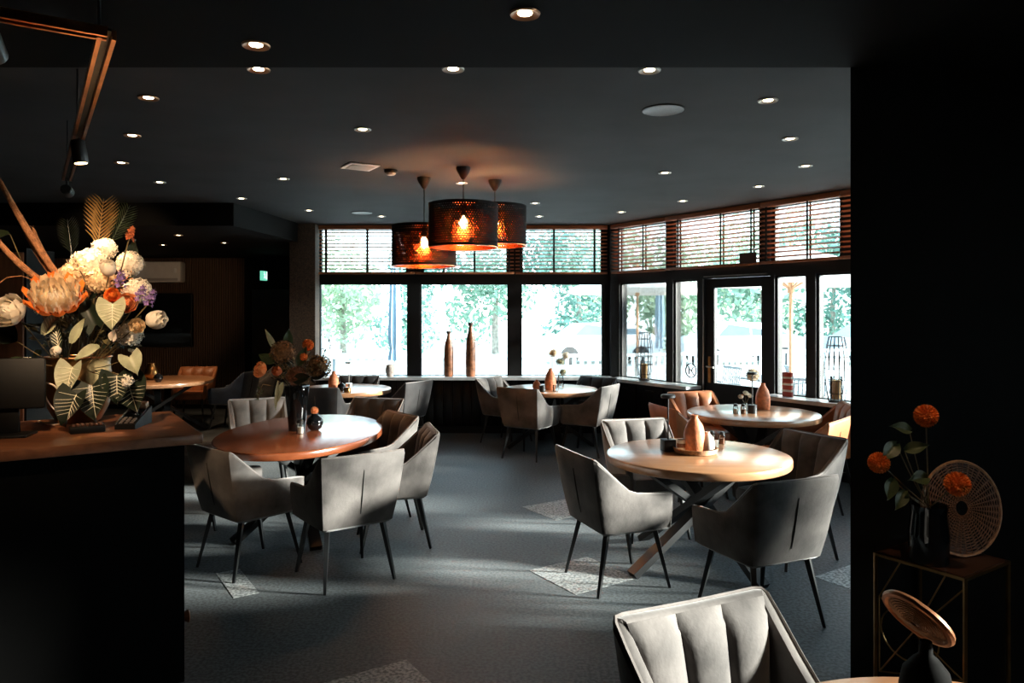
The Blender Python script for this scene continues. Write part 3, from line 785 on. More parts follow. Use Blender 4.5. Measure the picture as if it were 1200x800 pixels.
for p, lb, cp in (
    ((-1.064, 3.050, 2.840), 'downlight in the near dark ceiling, above left of the middle', True),
    ((0.048, 2.727, 2.840), 'largest downlight, at the very top middle of the frame', True),
    ((-1.284, 3.718, 2.960), 'downlight just behind the ceiling step, straight below the upper left near one', True),
    ((-0.298, 3.712, 2.960), 'downlight just behind the ceiling step, left of the middle', False),
    ((0.699, 3.731, 2.960), 'downlight just behind the ceiling step, right of the middle', False),
    ((-2.088, 4.214, 2.960), 'downlight nearest to the copper track on its right', True),
    ((-2.644, 5.110, 2.960), 'downlight second down the left row beside the copper track', True),
    ((-3.219, 6.045, 2.960), 'third and lowest downlight of the left row beside the copper track', True),
    ((-3.342, 6.959, 2.960), 'downlight above the air conditioner, before the lowered ceiling', False),
    ((-2.932, 7.953, 2.960), 'downlight at the edge of the lowered ceiling', False),
    ((-2.113, 6.781, 2.960), 'downlight left of the white ceiling vent', False),
    ((-2.460, 8.889, 2.960), 'downlight just above the top of the brown pillar', False),
    ((-1.006, 4.943, 2.960), 'downlight directly above the white ceiling vent', False),
    ((-1.680, 9.445, 2.960), 'downlight beside the far round speaker, above the leftmost blind', False),
    ((1.488, 4.265, 2.960), 'first downlight of the right-hand row, right of the round speaker', False),
    ((1.975, 5.211, 2.960), 'second downlight of the right-hand row along the bay', False),
    ((2.474, 6.186, 2.960), 'third downlight of the right-hand row, nearest to the angled blinds', False),
    ((2.418, 7.196, 2.960), 'downlight just above the blinds left of the right-hand row', False),
    ((1.351, 6.490, 2.960), 'downlight below the near round speaker', False),
    ((1.892, 8.137, 2.960), 'downlight above the second angled blind', False),
    ((1.346, 9.041, 2.960), 'downlight near the corner where the two window walls meet', False),
    ((0.260, 8.296, 2.960), 'nearer of the two downlights just right of the pendant lamps', False),
    ((0.351, 9.445, 2.960), 'farther of the two downlights right of the pendant lamps', False),
    ((-0.481, 7.005, 2.960), 'downlight behind the canopy of the middle pendant lamp', False),
    ((-4.214, 9.269, 2.700), 'first downlight in the lowered ceiling, above the air conditioner', True),
    ((-4.036, 10.299, 2.700), 'second downlight in the lowered ceiling, above the slatted wall', True),
    ((-5.054, 10.627, 2.700), 'downlight in the lowered ceiling beside the flowers', True)):
    downlight(p, lb, cp, 34 if 'left of the white' in lb else 36 if 'lowered ceiling,' in lb or 'lowered ceiling beside' in lb else 0, 60 if 'left of the white' in lb else 110)
downlight((1.62,2.42,2.84), 'added unseen downlight in the near ceiling over the wire side table', True, 26, 60)  # out-of-frame lamp added to brighten the dahlias and disc
def speaker(p, r, label):
    t = thing('ceiling_speaker', label, 'speaker', p, 0, 'round ceiling speakers')
    m = MB(); m.lathe([(0,-0.0005),(r,-0.0005),(r,-0.006),(r-0.008,-0.009),(r-0.012,-0.007),(0,-0.007)], 40); m.build('grille', mat('grey_grille', (0.34,0.36,0.38), 0.5, var=0.1, scale=80), t)
    m = MB(); m.lathe([(r-0.003,-0.0004),(r+0.006,-0.0004),(r+0.006,-0.004),(r-0.003,-0.007)], 40, cap=False); m.build('rim', BLACKP, t)
speaker((0.921, 4.473, 2.960), 0.125, 'large grey round ceiling speaker on the right, near the ceiling step')
speaker((-1.866, 9.119, 2.960), 0.125, 'far round ceiling speaker above the leftmost window')
t = thing('ceiling_vent', 'white square ceiling vent left of the pendant lamps', 'vent', (-1.284, 6.204, 2.960), 0.55)
m = MB(); m.rbox(-0.13, 0.13, -0.13, 0.13, -0.012, -0.0005, 0.004); m.build('frame', WHITEP, t)
sm = MB(); sm.rbox(-0.10, 0.10, -0.006, 0.006, -0.018, -0.012, 0.002); me = sm.mesh('louvre', mat('louvre_grey', (0.45,0.45,0.45), 0.5, var=0.05))
for i in range(8): link_mesh('louvre', me, t, (0, -0.088+i*0.025, 0))
t = thing('smoke_detector', 'small grey smoke detector on the ceiling beside the vent', 'detector', (-1.052, 6.372, 2.960))
m = MB(); m.lathe([(0,-0.001),(0.058,-0.001),(0.058,-0.022),(0.05,-0.030),(0,-0.030)], 24); m.build('base', BLACKP, t)
m = MB(); m.lathe([(0.0,-0.048),(0.030,-0.046),(0.042,-0.036),(0.045,-0.0302)], 24); m.build('cap', mat('grey_cap', (0.30,0.27,0.25), 0.5, var=0.1), t)

# pendant lamps
def shade_mb(R, H, nc=84, nr=18):
    m = MB(); vs = []; fs = []
    def P(a, z): return (R*math.cos(a), R*math.sin(a), z)
    da = 2*PI/nc; mg = 0.018; dz = (H-2*mg)/nr
    for j in range(nr):
        for i in range(nc):
            a0 = (i+0.5*(j % 2))*da; z0 = mg+j*dz
            k = len(vs)
            vs += [P(a0,z0),P(a0+da,z0),P(a0+da,z0+dz),P(a0,z0+dz)]
            am, zm = a0+da/2, z0+dz/2
            vs += [P(am,zm-dz*0.19),P(am+da*0.19,zm),P(am,zm+dz*0.19),P(am-da*0.19,zm)]
            fs += [(k,k+1,k+5,k+4),(k+1,k+2,k+6,k+5),(k+2,k+3,k+7,k+6),(k+3,k,k+4,k+7)]
    for za, zb in ((0,mg),(H-mg,H)):
        for i in range(nc):
            k = len(vs); a0 = i*da; vs += [P(a0,za),P(a0+da,za),P(a0+da,zb),P(a0,zb)]; fs.append((k,k+1,k+2,k+3))
    m.add(vs, fs); return m
SH_OUT = shade_mb(0.295, 0.37).mesh('shade', SHADE, 0); SH_IN = shade_mb(0.2925, 0.37).mesh('shade_lining', COPPERL, 0)
def pendant(x, y, zb, label):
    t = thing('pendant_lamp', label, 'lamp', (x,y,zb), 0, 'drum pendant lamps')
    top = 2.96-zb
    o = link_mesh('shade', SH_OUT, t); link_mesh('shade_lining', SH_IN, o)
    m = MB(); m.lathe([(0.287,-0.002),(0.298,-0.002),(0.298,0.005),(0.287,0.005),(0.287,-0.002)], 64, cap=False); m.build('lower_rim', COPPERL, t)
    m = MB(); m.lathe([(0.287,0.366),(0.298,0.366),(0.298,0.372),(0.287,0.372),(0.287,0.366)], 64, cap=False); m.build('upper_rim', SHADE, t)
    m = MB()
    for k in range(3):
        a = k*2*PI/3+0.5; m.tube([(0,0,0.36),(0.29*math.cos(a),0.29*math.sin(a),0.366)], 0.003, 5)
    m.build('spider', COPPER, t)
    m = MB(); m.lathe([(0.0,0.405),(0.03,0.400),(0.10,0.384),(0.105,0.378),(0.03,0.374),(0.0,0.374)], 24); m.build('top_plate', COPPER, t)
    m = MB(); m.tube([(0,0,0.39),(0,0,top-0.07)], 0.0045, 6); m.build('cord', TAPE, t)
    m = MB(); m.lathe([(0.0,top-0.105),(0.014,top-0.102),(0.022,top-0.092),(0.048,top-0.05),(0.062,top-0.02),(0.064,top-0.001),(0,top-0.001)], 24); m.build('canopy', BLACKP, t)
    m = MB(); m.lathe([(0.0,0.27),(0.02,0.27),(0.022,0.30),(0.02,0.374),(0.0,0.374)], 16); m.build('socket', BLACKP, t)
    m = MB(); m.lathe([(0.0,0.165),(0.018,0.167),(0.032,0.180),(0.038,0.200),(0.032,0.225),(0.02,0.25),(0.015,0.27)], 16); m.build('bulb', BULB, t)
pendant(-0.415, 6.26, 2.275, 'nearest black drum pendant lamp, in the middle of the three')
pendant(-0.807, 6.74, 2.145, 'lowest black drum pendant lamp, left of the three')
pendant(-0.160, 6.87, 2.345, 'farthest black drum pendant lamp, right of the three, half hidden')

# copper track with spots above the counter
P0 = Vector((-1.271, 2.302, 2.60)); D1 = Vector((-0.549,0.836,0)); D2 = Vector((-0.836,-0.549,0))
t = thing('track_light', 'copper L-shaped lighting track hanging under the dark ceiling at upper left', 'lamp', P0)
for k, off in enumerate((-0.020, 0.020)):
    m = MB(); a = D2*off; m.bar(a, a+D1*3.0, 0.013, 0.03); m.build('rail', COPPER, t, ang=0)
    m = MB(); a = D1*off; m.bar(a, a+D2*0.55, 0.013, 0.03); m.build('rail', COPPER, t, ang=0)
m = MB(); m.bar(D1*-0.01+Vector((0,0,0.012)), D1*3.0+Vector((0,0,0.012)), 0.026, 0.008); m.bar(D2*-0.01+Vector((0,0,0.011)), D2*0.55+Vector((0,0,0.011)), 0.026, 0.008); m.build('core', BLACKM, t, ang=0)
m = MB()
for q, top in ((D1*0.3,0.24),(D1*1.7,0.36),(D1*2.9,0.36),(D2*0.5,0.24)): m.tube([q+Vector((0,0,0.014)), q+Vector((0,0,top-0.0005))], 0.005, 6)
m.build('suspension_rod', BLACKM, t)
BQ = Vector((-2.13, 3.62, 1.75))
SPOTL = mat('spot_lens', (1,0.8,0.5), 0.5, emit=(1.0,0.62,0.30), estr=6.0, var=0.02)
for q, aim, pw in ((D2*0.30, BQ+Vector((0.1,-0.15,0.05)), 100), (D1*1.55, BQ+Vector((0.1,0,0.1)), 50), (D1*2.95, Vector((-6.3,12.8,2.0)), 170), (D2*0.50, Vector((-2.2,3.4,1.3)), 24)):
    base = q+Vector((0,0,-0.02)); pos = q+Vector((0,0,-0.085)); d = (aim-(P0+pos)).normalized()
    m = MB(); m.tube([base, pos], 0.008, 6); m.tube([pos-d*0.055, pos-d*0.05, pos+d*0.055, pos+d*0.058], [0.026,0.033,0.036,0.034], 14); h = m.build('spot_head', BLACKM, t)
    m = MB(); m.tube([pos+d*0.0585, pos+d*0.0595], 0.028, 14); m.build('lens', SPOTL, h)
    L = bpy.data.lights.new('spot_lamp', 'SPOT'); L.energy = pw; L.color = (1.0,0.68,0.41); L.spot_size = math.radians(24 if pw > 100 else 44); L.spot_blend = 0.6; L.shadow_soft_size = 0.03
    lo = bpy.data.objects.new('spot_lamp', L); COL.objects.link(lo); lo.parent = t
    lo.location = pos+d*0.075; lo.rotation_mode = 'QUATERNION'; lo.rotation_quaternion = d.to_track_quat('-Z','Y')

# ---------------------------------------------------------------- outdoors
m = MB(); m.box(-60, 60, -25, 90, -0.35, -0.12); struct('ground', m, DECK, ang=0)
fence = thing('terrace_railing', 'white picket railing around the terrace outside the windows', 'railing', (0,0,0))
pk = MB(); pk.box(-0.035, 0.035, -0.012, 0.012, -0.03, 0.90); pme = pk.mesh('picket', WHITEW, 0)
RL = [Vector((-7.5,13.6,0)), Vector((2.2,14.6,0)), Vector((10.5,17.8,0))]
for a, b in zip(RL, RL[1:]):
    L = (b-a).length; n = int(L/0.15); th = math.atan2((b-a).y, (b-a).x)
    for hz in (0.05, 0.86):
        m = MB(); m.bar(a+Vector((0,0,hz)), b+Vector((0,0,hz)), 0.09 if hz > .5 else 0.05, 0.06); m.build('rail', WHITEW, fence, ang=0)
    for i in range(n):
        o = link_mesh('picket', pme, fence, a+(b-a)*((i+0.5)/n)); o.rotation_euler = (0,0,th)
    for i in range(0, n+1, 14):
        p = a+(b-a)*(i/n); m = MB(); m.box(p.x-0.05, p.x+0.05, p.y-0.05, p.y+0.05, -0.12, 1.0); m.build('post', WHITEW, fence, ang=0)

def crown(seed, R, H, n, leaf):
    rnd = random.Random(seed); m = MB()
    blobs = [(Vector((rnd.uniform(-.55,.55)*R, rnd.uniform(-.55,.55)*R, rnd.uniform(-.6,.62)*H)), rnd.uniform(.38,.60)*R) for _ in range(11)]
    for i in range(n):
        c, r = blobs[i % len(blobs)]
        d = Vector((rnd.gauss(0,1), rnd.gauss(0,1), rnd.gauss(0,1))).normalized()
        p = c+d*r*(0.55+0.45*rnd.random()**0.5)
        nrm = (d+Vector((rnd.uniform(-.7,.7), rnd.uniform(-.7,.7), rnd.uniform(-.4,.9)))).normalized()
        a = nrm.orthogonal().normalized(); q = Quaternion(nrm, rnd.uniform(0, 6.28)); a = q @ a; b = nrm.cross(a)
        s = leaf*rnd.uniform(.6,1.35)
        m.add([p-a*s, p-b*s*.5+nrm*s*.12, p+a*s, p+b*s*.5+nrm*s*.12], [(0,1,2,3)])
    return m
CR = [(crown(3,2.5,2.6,2100,.16),FOL1), (crown(11,2.9,2.4,2000,.17),FOL2), (crown(21,2.4,3.0,2300,.15),FOL3)]
CRM = [c.mesh('foliage', f, 0) for c, f in CR]
for i, (x, y, k, z, sc, lb) in enumerate(((-11.5,31,0,2.6,.95,'mid green tree at the left edge of the left back window'), (-7.6,33,1,2.9,1.0,'pale tree behind the closed parasol in the left back window'),
        (-4.0,29,2,2.5,.80,'deep green tree left of the tall bottles in the middle back window'), (-0.7,31,0,2.8,.85,'mid green tree right of the tall bottles in the middle back window'),
        (2.7,30,2,2.6,.95,'deep green tree filling the right back window'), (7.0,31.5,1,2.8,1.05,'pale tree seen past the narrow pane left of the door'),
        (10.6,31,0,2.7,1.0,'mid green tree framed by the door glass'), (14.0,32,2,2.9,1.05,'deep green tree behind the parasol pole right of the door'),
        (17.6,31.5,0,2.9,1.1,'mid green tree behind the rightmost visible window'), (12.3,38,1,4.2,1.3,'tall pale tree rising behind the tree in the door glass'), (4.9,38,1,4.0,1.25,'tall pale tree rising behind the others at the bay corner'))):
    t = thing('tree', lb, 'tree', (x,y,-0.12), i*1.3, 'trees beyond the terrace')
    o = link_mesh('foliage', CRM[k], t, (0,0,z)); o['kind'] = 'stuff'; o.scale = (sc,sc,sc)
    m = MB(); m.tube([(0,0,0),(0.05,0.02,z*.5),(-0.03,0.05,z)], [0.16,0.13,0.08], 8); m.build('trunk', BARK, t)

def parasol(x, y, label, hub, R, rim):
    t = thing('parasol', label, 'parasol', (x,y,-0.12), 0.2)
    z0 = 0.12
    m = MB(); vs = []; n = 8; apex = rim+0.50
    for k in range(n):
        a = 2*PI*k/n; vs.append((R*math.cos(a), R*math.sin(a), rim+z0))
    for k in range(n):
        a = 2*PI*k/n; vs.append((R*.5*math.cos(a), R*.5*math.sin(a), rim+z0+.29))
    vs.append((0,0,apex+z0))
    low = [(x_,y_,z_-0.10) for x_,y_,z_ in vs[:n]]
    fs = [(k,(k+1)%n,n+(k+1)%n,n+k) for k in range(n)]+[(n+k,n+(k+1)%n,2*n) for k in range(n)]+[(2*n+1+k,2*n+1+(k+1)%n,(k+1)%n,k) for k in range(n)]
    m.add(vs+low, fs); m.build('canopy', CANV, t, ang=0)
    m = MB(); m.tube([(0,0,0.05),(0,0,apex+z0+0.04)], 0.026, 10); m.build('pole', POLEW, t)
    for k in range(n):
        a = 2*PI*k/n; m = MB()
        m.bar((0,0,hub+z0), (R*.5*math.cos(a),R*.5*math.sin(a),rim+z0+.27), 0.022, 0.018); m.build('rib', POLEW, t, ang=0)
    m = MB(); m.lathe([(0,hub+z0-.05),(0.05,hub+z0-.05),(0.05,hub+z0+.03),(0,hub+z0+.03)], 12); m.build('hub', POLEW, t)
    m = MB(); m.lathe([(0,0),(0.30,0),(0.30,0.06),(0.22,0.12),(0.05,0.75),(0.03,0.85),(0,0.85)], 20); m.build('base_cover', CANV, t)
parasol(4.18, 11.0, 'open cream parasol with wooden ribs right of the door, outside', 2.06, 1.45, 2.22)
parasol(2.66, 15.6, 'farther open cream parasol seen through the first angled window', 2.12, 1.5, 2.20)
def closed_parasol(x, y, label, h=2.75):
    t = thing('closed_parasol', label, 'parasol', (x,y,-0.12))
    m = MB(); vs, fs = [], []; prof = [(0.03,h),(0.085,h-.25),(0.11,h-.9),(0.125,h-1.35),(0.09,h-1.55),(0.13,h-1.75)]
    n = 16
    for r, z in prof:
        for k in range(n):
            a = 2*PI*k/n; q = r*(1.0 if k % 2 else .72); vs.append((q*math.cos(a), q*math.sin(a), z))
    for j in range(len(prof)-1):
        for k in range(n): fs.append((j*n+k, (j+1)*n+k, (j+1)*n+(k+1)%n, j*n+(k+1)%n))
    m.add(vs, fs); m.build('canopy', CANVB, t, ang=0)
    m = MB(); m.tube([(0,0,0.05),(0,0,h+.06)], 0.022, 8); m.build('pole', WHITEW, t)
    m = MB(); m.rbox(-.3,.3,-.3,.3,0,.07,.01); m.build('base', STONE, t)
closed_parasol(-2.06, 12.9, 'closed blue-grey parasol outside the left back window')
closed_parasol(3.42, 17.0, 'closed blue-grey parasol seen through the first angled window')

def out_chair(first, x, y, rz, label):
    if first: return dup(first, (x,y,-0.12), rz, label)
    t = thing('terrace_chair', label, 'chair', (x,y,-0.12), rz, 'wicker terrace chairs')
    m = MB(); m.rbox(-.25,.25,-.24,.24,.40,.45,.015); m.build('seat', WICK, t)
    for i in range(9):
        m = MB(); xx = -.22+i*.055; m.bar((xx,-.22,.45),(xx*1.05,-.31,.88),.022,.014); m.build('back_slat', WICK, t, ang=0)
    m = MB(); m.bar((-.27,-.315,.89),(.27,-.315,.89),.03,.04); m.build('top_rail', WICK, t, ang=0)
    for s in (-1,1):
        m = MB(); m.tube([(s*.27,-.26,.62),(s*.29,0,.66),(s*.28,.22,.65),(s*.26,.23,.42)], .017, 6); m.build('arm', WICK, t)
        for q in (-.21,.21):
            m = MB(); m.bar((s*.22,q,.42),(s*.25,q*1.1,0),.03,.03); m.build('leg', WICK, t, ang=0)
    return t
oc = out_chair(None, 3.50, 12.5, 1.9, 'grey slatted terrace chair seen through the door glass')
out_chair(oc, 5.10, 12.7, -1.7, 'grey terrace chair right of the one behind the door glass')
out_chair(oc, 3.95, 10.1, 2.6, 'grey terrace chair beside the parasol pole')
out_chair(oc, 5.35, 10.6, -2.0, 'grey terrace chair behind the rightmost visible window')
out_chair(oc, 1.55, 12.5, 0.4, 'grey terrace chair outside the right back window')
def out_table(x, y, label):
    t = thing('terrace_table', label, 'table', (x,y,-0.12), .3)
    m = MB(); m.rbox(-.4,.4,-.4,.4,.70,.735,.01); m.build('tabletop', WICK, t)
    m = MB(); m.tube([(0,0,.02),(0,0,.71)], .035, 10); m.build('column', BLACKM, t)
    m = MB(); m.bar((-.32,0,.02),(.32,0,.02),.07,.03); m.bar((0,-.32,.022),(0,.32,.022),.07,.03); m.build('foot', BLACKM, t)
out_table(4.30, 12.5, 'grey square terrace table between the chairs behind the door')
out_table(0.65, 11.8, 'grey square terrace table outside the right back window')
def car(x, y, rz, paint, label):
    t = thing('car', label, 'car', (x,y,-0.12), rz)
    prof = [(-2.1,.35),(-2.12,.75),(-1.95,.95),(-1.35,1.0),(-.75,1.43),(.95,1.46),(1.65,1.05),(2.1,.95),(2.15,.6),(2.1,.35)]
    m = MB(); n = len(prof); vs = []
    for s in (-1,1): vs += [(px, s*(.86-(.13 if pz > 1.1 else 0)), pz) for px, pz in prof]
    m.add(vs, [tuple(range(n-1,-1,-1)), tuple(range(n,2*n))]+[(i,(i+1)%n,(i+1)%n+n,i+n) for i in range(n)]); m.build('body', paint, t, ang=0)
    for s in (-1,1):
        m = MB(); y0 = s*.83
        m.add([(-1.1,s*.868,1.03),(.05,s*.868,1.03),(.05,s*.74,1.40),(-.70,s*.74,1.40)], [(0,1,2,3)])
        m.add([(.12,s*.868,1.03),(1.45,s*.868,1.06),(.92,s*.74,1.40),(.12,s*.74,1.40)], [(0,1,2,3)]); m.build('side_window', CARGL, t, ang=0)
        for q in (-1.3,1.3):
            m = MB(); m.tube([(q,s*.68,.32),(q,s*.89,.32)], .32, 18); m.build('wheel', TYRE, t)
car(8.0, 26.0, 0.15, CARW, 'white parked car seen through the door glass')
car(13.1, 26.0, 0.1, CARG, 'grey parked car seen through the windows right of the door')
car(3.1, 26.5, 0.2, CARW, 'white parked car seen through the first angled window')

# ---------------------------------------------------------------- things on sills and tables
def solid(name, prof, m_, label, cat, loc, n=28, group=None):
    b = MB(); b.lathe(prof, n); return one(name, b, m_, label, cat, loc, 0, group, 50)
solid('stoneware_vase', [(0,0),(.045,0),(.062,.05),(.066,.09),(.056,.145),(.045,.165),(.040,.165),(.038,.14),(0,.14)], STONE, 'small grey stoneware vase on the sill of the left back window', 'vase', (-1.726,10.385,.8155))
def tall_bottle(x, h, r, label):
    t = thing('tall_bottle', label, 'bottle', (x,10.385,.8155), 0)
    b = MB(); b.lathe([(0,0),(r*.85,0),(r,.03),(r*1.02,h*.35),(r*.95,h*.62),(r*.80,h*.74),(r*.42,h*.86),(r*.34,h*.93),(r*.34,h*.95),(0,h*.95)], 24); b.build('body', BROWNC, t)
    b = MB(); b.lathe([(r*.36,h*.94),(r*.52,h*.95),(r*.52,h),(r*.40,h),(r*.36,h*.94)], 20, cap=False); b.build('lip', mat('dark_lip', (.05,.025,.015), .4, var=.2), t)
tall_bottle(-0.895, .64, .068, 'shorter brown stoneware bottle on the middle window sill')
tall_bottle(-0.585, .76, .070, 'taller brown stoneware bottle on the middle window sill')
def lantern(p, h, r, label):
    t = thing('lantern', label, 'lantern', p)
    def rr(s): return r*(.50+.50*math.sin(PI*(.10+.82*s)))
    b = MB(); b.lathe([(0,0),(rr(0)*.95,0),(rr(0),.008),(rr(0),.02),(0,.02)], 24); b.build('base', BLACKM, t)
    for k in range(14):
        a = 2*PI*k/14; b = MB(); b.tube([(rr(s/8)*math.cos(a), rr(s/8)*math.sin(a), .01+(h-.02)*s/8) for s in range(9)], .0032, 4); b.build('rib', WIREM, t)
    for s in (.12,.32,.5,.68,.86,1.0):
        b = MB(); b.tube([(rr(s)*math.cos(2*PI*k/24), rr(s)*math.sin(2*PI*k/24), .01+(h-.02)*s) for k in range(24)], .004, 4, closed=True); b.build('hoop', WIREM, t)
    b = MB(); b.lathe([(.058,.021),(.062,.05),(.060,.26),(.057,.26),(.057,.03),(.0,.026)], 20, cap=False); b.build('glass_cup', CLEAR, t)
    c = thing('pillar_candle', 'cream pillar candle inside the '+('left wire lantern' if h < .66 else 'right wire lantern'), 'candle', Vector(p)+Vector((0,0,.03)))
    b = MB(); b.lathe([(0,0),(.042,0),(.043,.01),(.043,.185),(.038,.19),(.02,.184),(0,.184)], 20); b.build('wax', WAX, c)
    b = MB(); b.tube([(0,0,.184),(.002,0,.20)], .002, 5); b.build('wick', BLACKP, c)
lantern(WR.p(.79,-.11,.8155), .65, .112, 'left bulging wire lantern on the angled sill, by the first window')
lantern(WR.p(3.57,-.11,.8155), .67, .118, 'right bulging wire lantern on the sill, half hidden by the black wall')
t = thing('menu_stand', 'red and white card stand on the sill right of the door', 'stand', WR.p(2.99,-.10,.8155), math.atan2(GA.y,GA.x))
b = MB(); b.rbox(-.055,.055,-.02,.02,0,.26,.003); b.build('card_box', REDM, t)
for z in (.05,.12,.19):
    b = MB(); b.box(-.0555,.0555,-.0207,.0207,z,z+.022); b.build('white_band', CERAM, t, ang=0)

def table_lamp(p, label, base='cube', h=.385, m_=BLACKM):
    t = thing('table_lamp', label, 'lamp', p, .2)
    b = MB()
    if base == 'cube': b.rbox(-.043,.043,-.043,.043,0,.082,.003)
    else: b.lathe([(0,0),(.044,0),(.044,.078),(.040,.082),(0,.082)], 24)
    b.build('base', m_, t)
    b = MB(); b.tube([(0,0,.08),(0,0,h)], .0055, 8); b.build('rod', m_, t)
    b = MB(); b.lathe([(0,h-.012),(.046,h-.012),(.05,h-.008),(.05,h+.006),(.044,h+.012),(0,h+.012)], 28); b.build('head', m_, t)
table_lamp((1.100, 5.171, 0.750), 'black cordless table lamp with a cube base on the front right table')
table_lamp((2.318, 7.082, 0.750), 'black cordless table lamp on the window table among the cognac chairs', 'round')
table_lamp((-2.046, 9.211, 0.750), 'slim pale table lamp on the left window table', 'round', .34, STEEL)
TRC = (1.277, 5.108, 0.750)
t = thing('woven_tray', 'round woven rattan tray in the middle of the front right table', 'tray', TRC)
b = MB(); b.lathe([(0,0.0005),(.135,.0005),(.137,.006),(0,.006)], 40); b.build('base', RATTAN, t)
for k in range(4):
    b = MB(); R_ = .139+.0035*k; b.tube([(R_*math.cos(2*PI*i/48), R_*math.sin(2*PI*i/48), .006+.0085*k+.002*(i % 2)) for i in range(48)], .0052, 5, closed=True); b.build('coil', RATTAN, t)
def jug(p, label, r=.076, h=.255, m_=TERRA):
    return solid('bottle_vase', [(0,0),(r*.85,0),(r*.98,.02),(r,h*.3),(r*.95,h*.52),(r*.75,h*.72),(r*.45,h*.86),(r*.30,h*.93),(r*.34,h*.985),(r*.26,h),(r*.18,h*.97),(0,h*.95)], m_, label, 'vase', p, 32)
jug(Vector(TRC)+Vector((-.005,.01,.0065)), 'speckled terracotta bottle vase standing in the woven tray')
jug(Vector(TRC)+Vector((.082,-.005,.0065)), 'short white ceramic bottle beside the terracotta one in the tray', .05, .14, CERAM)
t = thing('ceramic_cup', 'small cream and brown cup at the left of the woven tray', 'cup', Vector(TRC)+Vector((-.098,.0,.0065)))
b = MB(); b.lathe([(0,0),(.026,0),(.030,.015),(.031,.085),(.027,.085),(.026,.02),(0,.014)], 20); b.build('body', CERAM, t)
b = MB(); b.lathe([(.0312,.03),(.0316,.032),(.0316,.058),(.0312,.06)], 20, cap=False); b.build('brown_band', BROWNC, t)
def shaker(p, label, fill=None, s=1.0):
    t = thing('glass_shaker', label, 'shaker', p, 0, 'glass salt and pepper shakers')
    b = MB(); b.lathe([(0,0),(.024*s,0),(.026*s,.008),(.024*s,.06*s),(.019*s,.072*s),(0,.072*s)], 16); b.build('glass', CLEAR, t)
    b = MB(); b.lathe([(0,.003),(.020*s,.003),(.020*s,.045*s),(0,.045*s)], 14); b.build('contents', fill or CERAM, t)
    b = MB(); b.lathe([(0,.072*s),(.021*s,.072*s),(.021*s,.088*s),(.014*s,.096*s),(0,.096*s)], 16); b.build('cap', BLACKM, t)
shaker((1.489, 5.473, 0.750), 'left glass shaker just behind the woven tray', None, .95)
shaker((1.555, 5.437, 0.750), 'right glass shaker just behind the woven tray', BROWNC, .95)
shaker((2.149, 7.053, 0.750), 'glass shaker of white salt at the left of the window table lamp')
shaker((2.217, 7.035, 0.750), 'glass shaker of dark pepper close to the window table lamp', BROWNC)
shaker((-1.700, 5.894, 0.750), 'pale shaker at the foot of the tall black flower vase', None, 1.2)
V3 = (2.527, 7.393, 0.750)
jug(V3, 'terracotta bottle vase on the window table holding a white pompon', .072, .26)
jug((0.482, 9.211, 0.750), 'tall terracotta bottle vase on the middle table', .072, .27)
jug((0.312, 9.262, 0.750), 'small round terracotta vase on the middle table', .052, .12)
jug((-2.214, 9.111, 0.750), 'terracotta bottle vase on the left window table', .066, .24)
solid('candle_holder', [(0,0),(.034,0),(.036,.006),(.036,.075),(.030,.078),(.028,.06),(0,.06)], BLACKM, 'black candle holder on the middle table', 'candle holder', (0.370, 8.966, 0.750))
solid('drinking_glass', [(.030,0),(.033,.004),(.035,.08),(.033,.08),(.031,.008),(0,.006)], CLEAR, 'small clear glass on the middle table', 'glass', (0.535, 9.014, 0.750))
solid('brass_tin', [(0,0),(.042,0),(.043,.004),(.043,.055),(.035,.062),(0,.062)], BRASS, 'small brass tin on the left window table', 'tin', (-2.001, 8.919, 0.750))
solid('round_vase', [(0,0),(.022,0),(.045,.03),(.05,.055),(.04,.085),(.018,.10),(.02,.112),(.014,.11),(0,.09)], BGLASS, 'small black round vase on the left window table', 'vase', (-2.096, 9.014, 0.750))
solid('round_vase', [(0,0),(.03,0),(.055,.03),(.062,.06),(.05,.095),(.022,.112),(.024,.12),(.015,.115),(0,.09)], BGLASS, 'black ball vase on the far left table', 'vase', (-4.924, 10.216, 0.750))
solid('copper_kettle_vase', [(0,0),(.05,0),(.10,.05),(.11,.10),(.085,.17),(.05,.22),(.055,.24),(.045,.24),(0,.2)], BRASS, 'copper pot on the far left table behind the flowers', 'pot', (-5.170, 10.535, 0.750))
solid('tea_light', [(0,0),(.03,0),(.034,.05),(.028,.05),(.026,.02),(0,.02)], COPPER, 'small copper tea-light cup on the far left table', 'candle holder', (-5.040, 10.033, 0.750))

